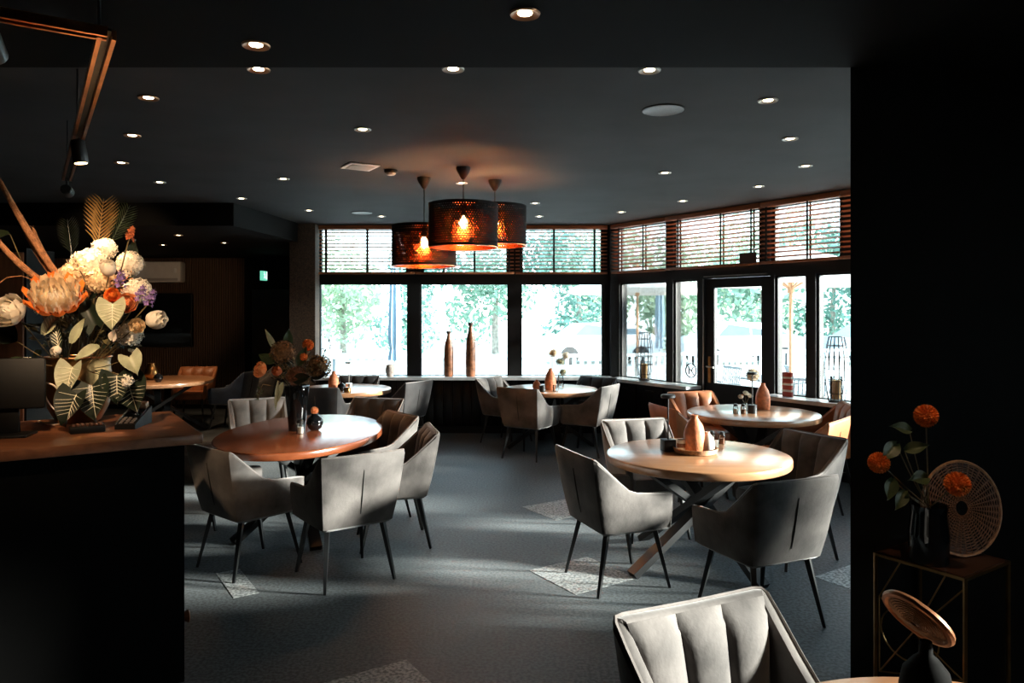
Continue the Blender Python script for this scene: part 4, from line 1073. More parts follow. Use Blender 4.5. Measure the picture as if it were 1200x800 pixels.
# ---------------------------------------------------------------- flowers and leaves
def orient(c, ax, roll=0.0):
    q = Vector((0,0,1)).rotation_difference(Vector(ax).normalized())
    return Matrix.Translation(Vector(c)) @ q.to_matrix().to_4x4() @ Matrix.Rotation(roll, 4, 'Z')
def petal(mb, M, L, W, cup=.35, curl=.2, nu=5, nv=6, tip=1.0):
    def fn(u, v):
        x = (u-.5)*2
        w = W*.5*(math.sin(PI*min(.97,(.10+.80*v)))**.7)*(1-(1-tip)*v)
        return (x*w, cup*W*.5*(x*x)*(-1)+curl*L*math.sin(PI*v*.9)*-0.6+curl*L*v*v*1.2, L*v)
    mb.grid(fn, nu, nv, M)
def fib(n):
    for i in range(n):
        z = 1-2*(i+.5)/n; r = math.sqrt(1-z*z); a = i*2.39996
        yield Vector((r*math.cos(a), r*math.sin(a), z))
def rose_mb(M, R, layers=6):
    mb = MB()
    for i in range(layers):
        f = i/(layers-1); n = 3+i; tilt = math.radians(6+62*f); L = R*(.85+.35*f)
        for k in range(n):
            T = M @ Matrix.Translation((0,0,-.25*R*f)) @ Matrix.Rotation(2*PI*k/n+i*.7, 4, 'Z') @ Matrix.Translation((0,R*.10*(.4+f),0)) @ Matrix.Rotation(-tilt, 4, 'X')
            petal(mb, T, L, R*(.9+.35*f), .45, -.28)
    return mb
def tulip_mb(M, R):
    mb = MB()
    for i, (n, tilt) in enumerate(((3,4),(4,16),(5,26))):
        for k in range(n):
            T = M @ Matrix.Rotation(2*PI*k/n+i, 4, 'Z') @ Matrix.Translation((0,R*.15*(i+1),0)) @ Matrix.Rotation(-math.radians(tilt), 4, 'X')
            petal(mb, T, R*1.9, R*1.5, .55, -.22)
    return mb
def pompon_mb(M, R, n=220):
    mb = MB(); mb.lathe([(0,-R*.72),(R*.5,-R*.52),(R*.72,0),(R*.5,R*.52),(0,R*.72)], 12, M=M)
    for i, d in enumerate(fib(n)):
        T = M @ orient(d*R*.62, d, i)
        w = R*.17; L = R*.38
        mb.add([(-w*.5,0,0),(w*.5,0,0),(w*.62,w*.42,L*.75),(0,w*.25,L),(-w*.62,w*.42,L*.75),(0,-w*.35,L*.6)], [(0,1,5),(1,2,3,5),(5,3,4),(0,5,4)], T)
    return mb
def hydrangea_mb(M, R, n=120, flat=.85):
    n = max(n, 110); mb = MB(); mb.lathe([(0,-R*.45),(R*.55,-R*.3),(R*.68,R*.1),(R*.5,R*.45),(0,R*.58)], 12, M=M); rnd = random.Random(int(R*1e5)+n)
    for i, d in enumerate(fib(n)):
        if d.z < -.55: continue
        c = Vector((d.x*R, d.y*R, d.z*R*flat))*(1+rnd.uniform(-.14,.10))
        T = M @ orient(c, d+Vector((rnd.uniform(-.4,.4),)*3), rnd.uniform(0,6))
        s = R*.34*rnd.uniform(.8,1.2)
        for k in range(4):
            Q = T @ Matrix.Rotation(k*PI/2, 4, 'Z')
            mb.add([(0,0,0),(s*.55,s*.28,s*.12),(s*.95,0,s*.05),(s*.55,-s*.28,s*.12)], [(0,1,2,3)], Q)
    return mb
def sprig_mb(M, L, n=16, r=.008, flr=None):
    mb = MB(); rnd = random.Random(int(L*1e4)+n)
    for i in range(n):
        f = .25+.75*i/n; a = i*2.4; w = L*.22*(1.15-f)
        p = Vector((w*math.cos(a), w*math.sin(a), L*f)); rr = r*rnd.uniform(.7,1.3)
        for k in range(4):
            T = M @ orient(p, (math.cos(a),math.sin(a),.6), k*PI/2)
            mb.add([(0,0,0),(rr*.8,rr*.6,rr*.5),(rr*1.5,0,rr*.7),(rr*.8,-rr*.6,rr*.5)], [(0,1,2,3)], T)
    return mb
def sprig_stem(M, L, n=16):
    mb = MB()
    mb.tube([M @ Vector((0,0,0)), M @ Vector((0,.004,L*.5)), M @ Vector((0,0,L))], [.003,.0022,.0012], 5)
    for i in range(n):
        f = .25+.75*i/n; a = i*2.4; w = L*.22*(1.15-f)
        mb.tube([M @ Vector((0,0,L*(f-.12))), M @ Vector((w*math.cos(a), w*math.sin(a), L*f))], .0011, 3)
    return mb
def leaf_mb(M, L, W, heart=True, fold=.26, droop=.26):
    mb = MB(); nu, nv = 9, 12
    def fn(u, v):
        x = (u-.5)*2
        if heart:
            w = W*.5*(math.sin(PI*(.22+.78*v)**.78) if v < 1 else 0)+.0005
            back = -.20*L*(abs(x)**1.2)*(1-v)**2*(2-abs(x))
        else:
            w = W*.5*math.sin(PI*(.04+.955*v)**.85)+.0004; back = 0
        return (x*w, L*v+back, fold*W*abs(x)-droop*L*v*v)
    mb.grid(fn, nu, nv, M); return mb
def veins_mb(M, L, W, heart=True, fold=.26, droop=.26, r=.0013, n=6):
    mb = MB()
    def P(x, v, dz=.0012):
        if heart: w = W*.5*math.sin(PI*(.22+.78*min(v,.999))**.78)
        else: w = W*.5*math.sin(PI*(.04+.955*v)**.85)
        return M @ Vector((x*w, L*v, fold*W*abs(x)-droop*L*v*v+dz))
    mb.tube([P(0,v/8) for v in range(9)], [r*1.3]*5+[r]*3+[r*.5], 4)
    for k in range(n):
        v0 = .04+.62*k/n
        for s in (-1,1):
            mb.tube([P(s*q*.88, v0+(.20 if k else .06)*q**.8) for q in (0,.3,.6,.9,1)], [r,r,r*.9,r*.6,r*.4], 4)
    return mb
def frond_mb(M, L, W, n=12):
    mb = MB(); mb.tube([M @ Vector((0,0,L*k/6-.0)) for k in range(7)], [.004,.0038,.0034,.003,.0025,.002,.001], 5)
    for i in range(n):
        f = .18+.80*i/n
        for s in (-1,1):
            l = W*math.sin(PI*(.12+.80*f))**.8
            p = Vector((0,0,L*f)); d = Vector((s*.62,.05,.78-.1*f)).normalized()
            up = Vector((0,1,0)); w = l*.042
            e = p+d*l+Vector((0,-.12*l,-.10*l)); mid = p+d*l*.5+Vector((0,.03*l,0)); t = d.cross(up).normalized()*w
            mb.add([p-t*.5,p+t*.5,mid+t,e,mid-t], [(0,1,2,3,4)], M)
    return mb
def to_base(p0, p1, sag=.0, n=6):
    p0, p1 = Vector(p0), Vector(p1); o = []
    for i in range(n+1):
        s = i/n; o.append(p0.lerp(p1, s)+Vector((0,0,-sag*math.sin(PI*s))))
    return o
def stem_between(root, c, base, r=.0032, sag=.0):
    m = MB(); m.tube([p-Vector(c) for p in to_base(c, base, sag)], r, 5); m.build('stem', STEM, root)
def flower(kind, c, ax, R, m_, label, base, name='flower', roll=0.0, group=None, n=None, extra=None, sag=.0):
    c = Vector(c)
    t = thing(name, label, 'flower', c, 0, group); M = orient((0,0,0), ax, roll)
    if kind == 'rose': b = rose_mb(M, R)
    elif kind == 'tulip': b = tulip_mb(M, R)
    elif kind == 'pompon': b = pompon_mb(M, R, n or 220)
    elif kind == 'hydrangea': b = hydrangea_mb(M, R, n or 130)
    elif kind == 'protea':
        b = MB()
        b2 = MB()
        for i, (k_, tl, sc) in enumerate(((10,74,1.0),(10,60,.95),(9,46,.85))):
            for k in range(k_):
                T = M @ Matrix.Rotation(2*PI*k/k_+i*.35, 4, 'Z') @ Matrix.Translation((0,R*.12,-R*.2)) @ Matrix.Rotation(-math.radians(tl), 4, 'X'); petal(b if i else b2, T, R*1.08*sc, R*.62, .5, -.30, tip=.7)
        q = MB()
        for k in range(70):
            rr = R*.66*math.sqrt((k+.5)/70); a_ = k*2.39996
            T = M @ Matrix.Translation((rr*math.cos(a_), rr*math.sin(a_), -R*.12)) @ Matrix.Rotation(a_-PI/2, 4, 'Z') @ Matrix.Rotation(-math.radians(8+38*rr/R), 4, 'X'); petal(q, T, R*.62, R*.17, .4, -.25, 3, 4, .6)
        q.build('cone', extra or PETA, t); b2.build('outer_bracts', PETO, t, ang=50)
    elif kind == 'sprig':
        b = sprig_mb(M, R, n or 16, .0085); sprig_stem(M, R, n or 16).build('twigs', STEM, t)
    b.build('bloom', m_, t, ang=50)
    if base is not None: stem_between(t, c, base, .003, sag)
    return t
def leaf(c, tip, nrm, L, W, m_, label, base, heart=True, veins=True, name='leaf', vm=None, cat='leaf', group=None):
    c = Vector(c); y = Vector(tip).normalized(); z = Vector(nrm); z = (z-y*z.dot(y)).normalized(); x = y.cross(z)
    M = Matrix(((x.x,y.x,z.x,0),(x.y,y.y,z.y,0),(x.z,y.z,z.z,0),(0,0,0,1)))
    t = thing(name, label, cat, c, 0, group)
    leaf_mb(M, L, W, heart).build('blade', m_, t, ang=60)
    if veins: veins_mb(M, L, W, heart).build('veins', vm or VEIN, t)
    if base is not None: stem_between(t, c, base, .0022, .01)
    return t
FR = (0.35,-0.9,0.25)      # towards the viewer
# big arrangement in a copper pot on the counter
PB = cpt(.45,.72,1.18)
PT = PB+Vector((0,0,.30))
t = thing('copper_pot', 'large dark copper pot holding the flower arrangement on the counter', 'vase', PB)
b = MB(); b.lathe([(0,0),(.085,0),(.10,.01),(.135,.08),(.150,.16),(.148,.24),(.140,.295),(.146,.325),(.138,.325),(.130,.29),(.12,.2),(0,.19)], 40); b.build('body', BRASS, t)
b = MB(); b.tube([(.146*math.cos(2*PI*k/40), .146*math.sin(2*PI*k/40), .325) for k in range(40)], .005, 6, closed=True); b.build('rim', COPPER, t)
def mouth(dx=0, dy=0): return PT+Vector((dx,dy,-.03))
GH = 'white hydrangea heads in the counter arrangement'
flower('rose', (-2.339, 3.450, 1.722), (-.2,-.9,.35), .075, PETW, 'large white rose at the far left of the arrangement, above the screen', mouth(-.09,0), 'rose')
flower('protea', (-2.111, 3.400, 1.781), (.30,-.68,.66), .125, PETC, 'big open cream and orange protea left of centre in the arrangement', mouth(-.05,-.02), 'protea', extra=PETW)
for p_, R, lb in (((-2.088, 3.620, 1.966),.075,'white hydrangea head at the upper middle of the arrangement'),((-2.057, 3.700, 2.044),.055,'topmost white hydrangea head below the golden frond'),
        ((-1.907, 3.660, 1.968),.060,'white hydrangea head at the upper right of the arrangement'),((-1.838, 3.600, 1.830),.062,'white hydrangea head right of centre, above the purple sprigs'),
        ((-2.122, 3.550, 1.907),.060,'white hydrangea head above the cream protea'),((-1.990, 3.550, 1.883),.062,'cream hydrangea head in the very centre of the arrangement'),
        ((-1.865, 3.580, 1.618),.055,'white hydrangea head low at the right, below the veined leaf')):
    flower('hydrangea', p_, (.1,-.75,.6), R, PETW if 'cream' not in lb else PETC, lb, mouth((p_[0]-PT.x)*.2,.0), 'hydrangea')
flower('tulip', (-1.758, 3.550, 1.685), (.90,-.40,.12), .046, PETW, 'white tulip poking out at the right side of the arrangement', mouth(.08,0), 'tulip')
flower('tulip', (-1.921, 3.500, 1.905), (.2,-.6,.75), .036, PETW, 'small white tulip between the central hydrangeas', mouth(.03,0), 'tulip')
flower('rose', (-1.842, 3.520, 1.767), (.3,-.9,.2), .045, PETA, 'apricot rose right of centre beside the veined leaf', mouth(.05,0), 'rose')
flower('rose', (-1.901, 3.500, 1.803), (.1,-.95,.3), .034, PETO, 'small orange rose above the big veined leaf', mouth(.03,-.03), 'rose')
flower('rose', (-1.791, 3.500, 1.661), (.5,-.8,.1), .034, PETC, 'cream rosebud next to the white tulip', mouth(.07,-.03), 'rose')
for p_, ax, lb in (((-1.760, 3.520, 1.750),(.6,-.3,.75),'purple statice sprig reaching furthest right'),((-1.801, 3.520, 1.767),(.5,-.3,.8),'purple statice sprig beside the apricot rose'),((-1.883, 3.520, 1.832),(.3,-.4,.85),'purple statice sprig among the central hydrangeas')):
    flower('sprig', p_, ax, .11, PETP, lb, mouth(.06,0), 'statice_sprig', n=18)
for p_, ax, R, lb in (((-2.205, 3.460, 1.694),(-.2,-.3,.9),.13,'white blossom sprig left of the protea'),((-2.394, 3.460, 1.468),(-.5,-.5,.3),.10,'small white blossom sprig at the left frame edge'),((-2.237, 3.460, 1.481),(-.1,-.8,.3),.09,'white blossom sprig just above the screen'),
        ((-1.810, 3.460, 1.420),(.3,-.7,-.2),.11,'white blossom sprig hanging at the right of the pot'),((-1.810, 3.460, 2.056),(.3,-.1,.9),.07,'tiny red-berried sprig at the top right')):
    flower('sprig', p_, ax, R, PETW if 'red' not in lb else PETR, lb, mouth((p_[0]-PT.x)*.25,0), 'blossom_sprig', n=20)
flower('tulip', (-2.108, 3.420, 1.559), (-.1,-.7,-.3), .022, PETW, 'white bud hanging above the pot rim', mouth(-.04,-.08), 'tulip')
flower('sprig', (-2.035, 3.500, 1.872), (-.3,-.3,.95), .12, PETC, 'cream feathery sprig left of the central hydrangea', mouth(0,-.02), 'blossom_sprig', n=26)
# leaves
leaf((-1.861, 3.420, 1.766), (.10,-.30,-.95), (.25,-.92,.30), .125, .125, LEAFP, 'pale heart-shaped veined leaf in the middle right of the arrangement', mouth(.04,-.05))
leaf((-1.957, 3.420, 1.384), (.25,-.35,-.85), (.2,-.93,.35), .17, .165, LEAFD, 'dark veined heart leaf hanging before the pot centre', mouth(.02,-.11))
leaf((-2.036, 3.400, 1.473), (-.10,-.35,-.90), (.0,-.95,.30), .15, .12, LEAFP, 'pale veined leaf hanging before the left of the pot', mouth(-.04,-.11))
leaf((-1.993, 3.360, 1.351), (-.25,-.30,-.80), (-.1,-.95,.30), .15, .15, LEAFD, 'dark veined heart leaf low at the left of the pot', mouth(-.05,-.11))
leaf((-1.831, 3.500, 1.392), (.40,-.30,-.80), (.3,-.92,.30), .16, .16, LEAFD, 'dark veined heart leaf low at the right of the pot', mouth(.10,-.06))
leaf((-1.863, 3.460, 1.428), (.15,-.30,-.85), (.3,-.92,.30), .14, .14, LEAFD, 'dark heart leaf behind the card terminal', mouth(.08,-.09))
leaf((-1.808, 3.470, 1.516), (.5,-.3,-.75), (.3,-.8,.5), .10, .10, LEAFP, 'pale leaf at the right of the pot rim', mouth(.10,-.06), True, False)
leaf((-1.928, 3.440, 1.558), (-.8,-.3,-.3), (.1,-.7,.7), .12, .07, LEAFP, 'pale leaf lying on the pot rim', mouth(.03,-.10), False, False)
leaf((-2.179, 3.420, 1.623), (.55,-.15,.80), (.1,-.95,.2), .145, .06, LEAFP, 'pale lance-shaped veined leaf left of centre', mouth(-.07,-.03), False)
leaf((-2.052, 3.420, 1.583), (.45,-.15,.85), (.2,-.95,.2), .13, .045, LEAFP, 'narrow pale leaf under the protea', mouth(-.03,-.07), False, False)
leaf((-2.114, 3.430, 1.543), (-.15,-.1,.95), (.2,-.95,.2), .16, .05, LEAFD, 'narrow dark leaf standing in the left middle', mouth(-.05,-.05), False)
leaf((-1.962, 3.750, 1.883), (.1,0,.95), (.2,-.95,.1), .22, .09, LEAFD, 'broad dark leaf standing behind the right hydrangeas', mouth(.05,.05), False, False)
leaf((-2.394, 3.550, 1.586), (-.6,-.2,.5), (0,-.9,.4), .16, .11, LEAFD, 'dark leaf beneath the large white rose', mouth(-.09,.03), False, False)
leaf((-1.986, 3.500, 1.669), (-.3,-.2,.8), (.2,-.95,.1), .17, .10, LEAFD, 'dark leaf in the heart of the arrangement', mouth(.02,-.02), True, False)
leaf((-2.284, 3.470, 1.488), (-.55,-.3,-.2), (0,-.9,.4), .15, .09, LEAFG, 'green leaf peeking out above the screen', mouth(-.09,-.03), False, False)
leaf((-2.427, 3.550, 2.102), (-.75,-.1,-.15), (0,-.8,.5), .20, .07, LEAFG, 'green leaf among the brown plumes at the upper left', mouth(-.08,.05), False, False)
leaf((-1.877, 3.450, 1.598), (.2,-.3,.3), (.3,-.9,.3), .07, .04, PETW, 'white spathe-like leaf under the heart leaf', mouth(.05,-.05), False, False, vm=None)
# fronds and plumes
for c, ax, L, W, m_, lb, bs in (((-2.141, 3.780, 2.016), (.10,.05,1.0), .30, .15, GOLDL, 'golden feathery palm frond at the top of the arrangement', mouth(.03,.05)),
        ((-2.126, 3.850, 2.057), (.42,.05,.85), .26, .11, LEAFG, 'green palm frond leaning right at the top', mouth(.04,.06)),
        ((-2.306, 3.850, 1.999), (-.15,.05,1.0), .22, .10, LEAFD, 'dark palm frond behind the white hydrangeas', mouth(-.01,.06))):
    c = Vector(c); t = thing('palm_frond', lb, 'leaf', c)
    frond_mb(orient((0,0,0), ax), L, W).build('leaflets', m_, t, ang=0); stem_between(t, c, bs, .004)
rnd = random.Random(5)
for a, b_, r, lb in (((-2.163, 3.550, 1.854), (-2.423, 3.450, 2.372), .015, 'longest brown plume rising to the upper left'), ((-2.252, 3.600, 1.910), (-2.425, 3.620, 2.197), .016, 'short thick brown plume in the upper left'),
        ((-2.238, 3.500, 1.872), (-2.410, 3.420, 2.076), .015, 'brown plume leaning low to the left'), ((-2.273, 3.660, 1.930), (-2.431, 3.720, 2.158), .012, 'thin brown plume behind the short thick one')):
    a, b_ = Vector(a), Vector(b_); t = thing('dried_plume', lb, 'plume', a)
    n = 16; d = b_-a; sd = d.cross(Vector((0,1,0))).normalized()
    pts = [d*(k/n)+sd*(.012*math.sin(PI*k/n)) for k in range(n+1)]
    m = MB(); m.tube(pts, [r*(.55+.45*math.sin(PI*(.25+.68*k/n)))*rnd.uniform(.95,1.05) for k in range(n)]+[r*.25], 10); m.build('head', PLUME, t)
    fz = MB()
    for i in range(420):
        s = rnd.random(); p = d*s+sd*(.012*math.sin(PI*s)); q = Vector((rnd.gauss(0,1),rnd.gauss(0,1),rnd.gauss(0,1))).normalized()
        e = p+q*r*.85; f_ = e+(q*.55+d.normalized()*.8)*r*.55; w = q.orthogonal().normalized()*.0010
        fz.add([e-w,e+w,f_], [(0,1,2)])
    fz.build('bristles', PLUME, t, ang=0)['kind'] = 'stuff'
    stem_between(t, a, mouth(-.06,.02), .006)
t = thing('curly_twig', 'thin curling brown twig at the left over the white rose', 'twig', (-2.198, 3.500, 1.832))
m = MB(); m.tube([Vector(p)-Vector((-2.198, 3.500, 1.832)) for p in ((-2.198, 3.500, 1.832),(-2.246, 3.480, 1.872),(-2.313, 3.460, 1.899),(-2.368, 3.440, 1.890),(-2.420, 3.440, 1.850))], .0022, 5); m.build('branch', PLUME, t)

# tall black vase on the oval table
VB = Vector((-1.777, 6.063, 0.750)); VT = VB+Vector((0,0,.34))
b = MB(); b.lathe([(0,0),(.062,0),(.066,.008),(.074,.10),(.090,.25),(.102,.36),(.100,.375),(.094,.372),(.085,.25),(.06,.03),(0,.025)], 36)
one('tall_vase', b, BGLASS, 'tall glossy black vase of wild flowers on the oval table', 'vase', VB)
RB = Vector((-1.629, 6.063, 0.750))
solid('round_vase', [(0,0),(.03,0),(.055,.02),(.068,.06),(.060,.10),(.03,.125),(.028,.14),(.020,.14),(.022,.12),(0,.11)], BGLASS, 'small black ball vase beside the tall black vase', 'vase', RB)
flower('pompon', RB+Vector((0,-.01,.165)), (0,-.5,.8), .034, PETA, 'small apricot pompon in the black ball vase', RB+Vector((0,0,.13)), 'pompon_flower', n=110)
def vm_(dx=0, dy=0): return VT+Vector((dx,dy,0))
flower('rose', (-2.020, 5.950, 1.253), (-.6,-.7,.3), .062, PETA, 'large apricot ranunculus hanging out at the left of the black vase', vm_(-.05,-.03), 'ranunculus')
flower('pompon', (-1.681, 6.050, 1.456), (.1,-.6,.8), .050, PETO, 'orange pompon at the top right of the black vase', vm_(.02,0), 'pompon_flower', n=130)
flower('pompon', (-1.697, 5.980, 1.361), (.1,-.8,.5), .034, PETO, 'smaller orange pompon just below the top right one', vm_(.02,-.02), 'pompon_flower', n=100)
flower('tulip', (-1.889, 5.950, 1.232), (-.1,-.8,.4), .040, PETR, 'rust red tulip in the left middle of the black vase', vm_(-.03,-.03), 'tulip')
flower('hydrangea', (-1.902, 6.080, 1.398), (-.1,-.6,.8), .095, mat('dried_head', (.17,.09,.035), .8, var=.4, scale=30), 'dried brown flower head at the upper left of the black vase', vm_(-.03,0), 'dried_flower', n=110)
flower('hydrangea', (-1.590, 6.050, 1.273), (.3,-.7,.5), .095, mat('dried_olive', (.13,.085,.03), .8, var=.4, scale=30), 'olive brown flower head at the right of the black vase', vm_(.05,0), 'dried_flower', n=110)
flower('hydrangea', (-1.765, 6.000, 1.207), (0,-.8,.5), .075, mat('dried_rust', (.14,.05,.02), .8, var=.4, scale=30), 'rusty brown flower head low in the middle of the black vase', vm_(0,-.03), 'dried_flower', n=90)
flower('sprig', (-1.582, 6.100, 1.340), (.35,-.1,.7), .20, LEAFD, 'dark budded twig sticking out over the window', vm_(.05,0), 'budded_twig', n=9)
flower('sprig', (-2.020, 5.950, 1.142), (-.3,-.2,-.9), .14, LEAFG, 'trailing green sprig at the left of the black vase', vm_(-.07,0), 'trailing_sprig', n=12)
for c, tp, L, W, m_, lb in (((-1.744, 6.000, 1.290), (.35,-.2,.8), .17, .08, LEAFG, 'green leaf in the middle of the black vase bouquet'), ((-1.764, 5.950, 1.170), (.8,-.4,.25), .16, .09, LEAFD, 'broad dark leaf at the right rim of the black vase'),
        ((-1.854, 5.950, 1.156), (-.25,-.3,-.8), .20, .055, LEAFP, 'pale ribbon leaf hanging from the left rim of the black vase'), ((-1.889, 5.930, 1.171), (-.05,-.25,-.95), .24, .03, LEAFP, 'narrow pale ribbon leaf trailing to the oval table'),
        ((-1.967, 6.150, 1.394), (-.45,0,.8), .22, .05, LEAFP, 'pale narrow leaf standing at the top left of the black vase'), ((-1.874, 6.150, 1.422), (.0,0,1), .16, .08, LEAFG, 'green leaf standing behind the dried head'),
        ((-1.956, 6.050, 1.308), (-.8,-.1,.45), .15, .09, LEAFG, 'green leaf reaching left above the ranunculus'), ((-1.640, 6.000, 1.207), (.7,-.2,.1), .14, .09, LEAFD, 'dark leaf below the olive flower head')):
    leaf(c, tp, (.1,-.95,.25), L, W, m_, lb, vm_(0,-.02), False, False)

# pale bouquet on the middle table, pompon in the window table bottle
B4 = Vector((0.631, 9.523, 0.750))
solid('stem_vase', [(.03,0),(.04,.004),(.042,.12),(.03,.17),(.033,.19),(.03,.19),(.027,.17),(.038,.1),(.03,.008),(0,.006)], CLEAR, 'clear glass vase of pale flowers on the middle table', 'vase', B4)
for p_, R, m_, lb in (((0.527, 9.450, 1.192),.055,PETC,'cream flower head at the top of the middle table bouquet'),((0.615, 9.450, 1.082),.05,LEAFP,'pale green flower head in the middle table bouquet'),((0.692, 9.450, 1.159),.05,PETW,'white flower head at the right of the middle table bouquet'),((0.659, 9.450, 0.950),.045,LEAFP,'lowest pale flower head of the middle table bouquet')):
    flower('hydrangea', p_, (0,-.6,.8), R, m_, lb, B4+Vector((0,0,.17)), 'pale_flower', n=50)
flower('pompon', (2.476, 7.550, 1.080), (-.1,-.5,.8), .072, PETW, 'white pompon flower rising behind the window table lamp', Vector(V3)+Vector((0,0,.25)), 'pompon_flower', n=160)
BV = Vector((2.315, 7.266, 0.750))
solid('bud_vase', [(.018,0),(.022,.004),(.024,.05),(.014,.07),(.016,.08),(.012,.078),(.012,.07),(.02,.048),(0,.006)], CLEAR, 'tiny glass bud vase between shaker and lamp on the window table', 'vase', BV, 16)
for i, (dx, dz) in enumerate(((-.045,.13),(.0,.165),(.04,.14))):
    flower('rose', BV+Vector((dx,.01,dz)), (dx*6,-.5,.8), .026, PETW, ('left','middle','right')[i]+' one of three little white blossoms in the bud vase', BV+Vector((0,0,.06)), 'blossom')

# ---------------------------------------------------------------- side table with dahlias
N_ = Vector((1.752,2.838,0)); SA = -GA*.36; SB = GB*.36; HT = .70
t = thing('side_table', 'slim copper wire-framed side table before the black wall at right', 'table', N_)
cs = [Vector((0,0,0)), SA, SA+SB, SB]
for q in cs:
    m = MB(); m.bar(q, q+Vector((0,0,HT)), .012, .012); m.build('leg', BRASS, t, ang=0)
for hz in (.01, HT-.006):
    for k in range(4):
        m = MB(); m.bar(cs[k]+Vector((0,0,hz)), cs[(k+1)%4]+Vector((0,0,hz)), .012, .012); m.build('edge_bar', BRASS, t, ang=0)
m = MB(); z0, z1 = HT-.008, HT+.002
pp = [c_*.97+(SA+SB)*.015 for c_ in cs]
m.add([(p.x,p.y,z0) for p in pp]+[(p.x,p.y,z1) for p in pp], [(3,2,1,0),(4,5,6,7),(0,1,5,4),(1,2,6,5),(2,3,7,6),(3,0,4,7)]); m.build('top', mat('dark_top', (.035,.014,.007), .4, var=.3), t, ang=0)
def sp(u, h): return SA*u+Vector((0,0,h))
for a, b_ in (((.0,.66),(.55,.42)), ((.55,.42),(.20,.69)), ((.55,.42),(.95,.52)), ((.95,.52),(.70,.69)), ((.55,.42),(.95,.20)), ((.95,.20),(.02,.30)), ((.02,.30),(.55,.42)), ((.95,.20),(.95,.52))):
    m = MB(); m.tube([sp(*a)+GA*.0, sp(*b_)], .0035, 5); m.build('wire', BRASS, t)
m = MB(); m.tube([sp(.60+.33*math.cos(2*PI*k/28), .40+.11*math.sin(2*PI*k/28)) for k in range(28)], .0035, 5, closed=True); m.build('wire_ring', BRASS, t)
DV = Vector((1.715,3.02,HT+.0025)); DT = DV+Vector((0,0,.22))
solid('glass_vase', [(0,0),(.07,0),(.075,.006),(.078,.12),(.068,.20),(.072,.235),(.066,.233),(.062,.20),(.07,.11),(.06,.012),(0,.012)], BGLASS, 'dark glass vase of orange dahlias on the wire side table', 'vase', DV)
flower('pompon', (1.681, 2.980, 1.307), (-.1,-.7,.6), .048, PETO, 'topmost orange dahlia above the wire side table', DT, 'dahlia', n=240)
flower('pompon', (1.470, 2.940, 1.125), (-.5,-.7,.3), .044, PETO, 'left orange dahlia, nearest to the wall edge', DT, 'dahlia', n=240)
flower('pompon', (1.760, 2.900, 1.049), (.3,-.85,.3), .050, PETO, 'right orange dahlia in front of the rattan disc', DT, 'dahlia', n=240)
for p_, tp, L, W, lb in (((1.598, 2.950, 1.250),(-.8,-.3,.3),.09,.05,'green dahlia leaf below the topmost bloom'),((1.544, 2.950, 1.198),(-.6,-.4,-.4),.10,.06,'green dahlia leaf between the top and left blooms'),((1.578, 2.950, 1.171),(.6,-.4,.3),.09,.05,'green dahlia leaf near the stems, centre left'),
        ((1.526, 2.950, 1.061),(-.3,-.4,-.8),.09,.055,'green dahlia leaf hanging under the left bloom'),((1.664, 2.950, 1.061),(-.8,-.5,.1),.10,.06,'green dahlia leaf in the centre of the bunch'),((1.578, 2.950, 1.010),(-.5,-.4,-.6),.09,.05,'lowest green dahlia leaf at left')):
    leaf(p_, tp, (0,-.85,.5), L, W, LEAFG, lb, DT, False, False)
# woven rattan disc leaning on the wall
t = thing('rattan_disc', 'round woven rattan disc leaning behind the dahlias', 'disc', (1.90,3.10,HT+.003+.197)); t.rotation_euler = (math.radians(-8),0,math.radians(12))
m = MB()
for k in range(26):
    R_ = .035+.0061*k; m.tube([(R_*math.cos(2*PI*i/40), .006*math.sin(i*PI/2+k*PI), R_*math.sin(2*PI*i/40)) for i in range(40)],   .0020, 4, closed=True)
m.build('weave', RATTAND, t)['kind'] = 'stuff'
for k in range(40):
    a = 2*PI*k/40; m = MB(); m.tube([(.03*math.cos(a),0,.03*math.sin(a)), (.19*math.cos(a),0,.19*math.sin(a))], .0022, 5); m.build('spoke', RATTAND, t)
m = MB(); m.tube([(.194*math.cos(2*PI*i/48), 0, .194*math.sin(2*PI*i/48)) for i in range(48)], .0065, 6, closed=True); m.build('rim', RATTAN, t)

# dark vessel with woven dish on the foreground table
FV = Vector((1.015, 1.80, .7505))
solid('dark_vessel', [(0,0),(.045,0),(.055,.01),(.060,.06),(.052,.10),(.030,.128),(.016,.14),(.014,.172),(0,.172)], CTRB, 'rounded black vessel on the foreground table corner', 'vessel', FV)
t = thing('woven_dish', 'tilted copper-brown woven dish resting on the black foreground vessel', 'dish', FV+Vector((-.02,0,.228)))
t.rotation_mode = 'QUATERNION'
t.rotation_quaternion = Vector((0,0,1)).rotation_difference(Vector((-.708,-.293,-.64)).normalized())
m = MB()
for k in range(11):
    R_ = .010+.0062*k; m.tube([(R_*math.cos(2*PI*i/40), R_*math.sin(2*PI*i/40), .016-.016*(R_/.075)**2+.0016*(i % 2)) for i in range(40)], .0034, 4, closed=True)
m.build('weave', RATTAN, t)
m = MB(); m.lathe([(0,.010),(.04,.008),(.072,-.002),(.072,-.006),(.04,.003),(0,.005)], 32); m.build('backing', mat('dark_rattan', (.10,.04,.018), .6, var=.3), t)
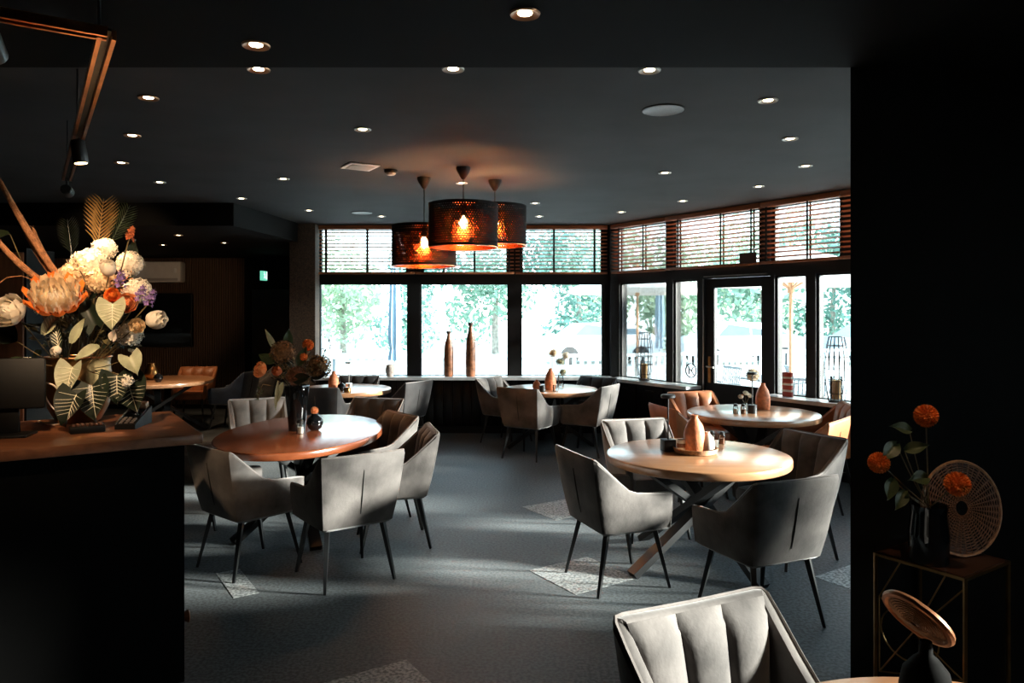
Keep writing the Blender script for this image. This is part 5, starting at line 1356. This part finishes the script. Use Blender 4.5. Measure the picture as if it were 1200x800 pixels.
m = MB(); m.tube([(.080*math.cos(2*PI*i/36), .080*math.sin(2*PI*i/36), 0) for i in range(36)], .0095, 7, closed=True); m.build('rim', mat('copper_brown_rim', (.42,.17,.07), .38, .4, var=.3, scale=30), t)

def filler(c, spread, n, mats, label, names, size, seed, cat='greenery'):
    rnd = random.Random(seed); c = Vector(c); t = thing('filler_greenery', label, cat, c)
    for m_, nm in zip(mats, names):
        mb = MB()
        for i in range(n):
            a = rnd.uniform(0, 2*PI); el = rnd.uniform(-.25, 1.0); d = Vector((math.cos(a)*math.cos(el), math.sin(a)*math.cos(el), math.sin(el)))
            q = Vector((d.x*spread[0], d.y*spread[1], d.z*spread[2]))*rnd.uniform(.45,1.0)
            mb.tube([q*.3, q*.7+Vector((0,0,.01)), q], .0011, 3)
            ax = (d+Vector((rnd.uniform(-.6,.6), rnd.uniform(-.6,.6), rnd.uniform(-.6,.6)))).normalized(); s_ = size*rnd.uniform(.6,1.3)
            w = ax.orthogonal().normalized(); w = Quaternion(ax, rnd.uniform(0,6.28)) @ w
            h = ax.cross(w)*s_*.12
            mb.add([q, q+ax*s_*.35+w*s_*.26+h, q+ax*s_*.7+w*s_*.22+h, q+ax*s_, q+ax*s_*.7-w*s_*.22+h, q+ax*s_*.35-w*s_*.26+h, q+ax*s_*.5], [(0,1,6),(1,2,6),(2,3,6),(3,4,6),(4,5,6),(5,0,6)])
        mb.build(nm, m_, t, ang=0)['kind'] = 'stuff'
OLIVE = mat('olive_leaf', (.09,.075,.03), .55, var=.4, scale=25, trans=.15)
filler((-2.105, 3.620, 1.604), (.24,.16,.26), 90, (LEAFD, OLIVE), 'mixed dark filler greenery in the middle of the counter arrangement', ('dark_leaves','olive_leaves'), .055, 4)
filler((-2.065, 3.640, 1.815), (.22,.12,.20), 70, (mat('tiny_cream_bloom', (.62,.45,.27), .6, var=.3, scale=30), PETA), 'loose cream and apricot filler blossom between the hydrangeas', ('cream_petals','apricot_petals'), .020, 8, 'blossom')
filler((-1.799, 6.140, 1.209), (.20,.12,.20), 60, (LEAFD, OLIVE), 'dark filler greenery of the bouquet in the tall black vase', ('dark_leaves','olive_leaves'), .06, 6)
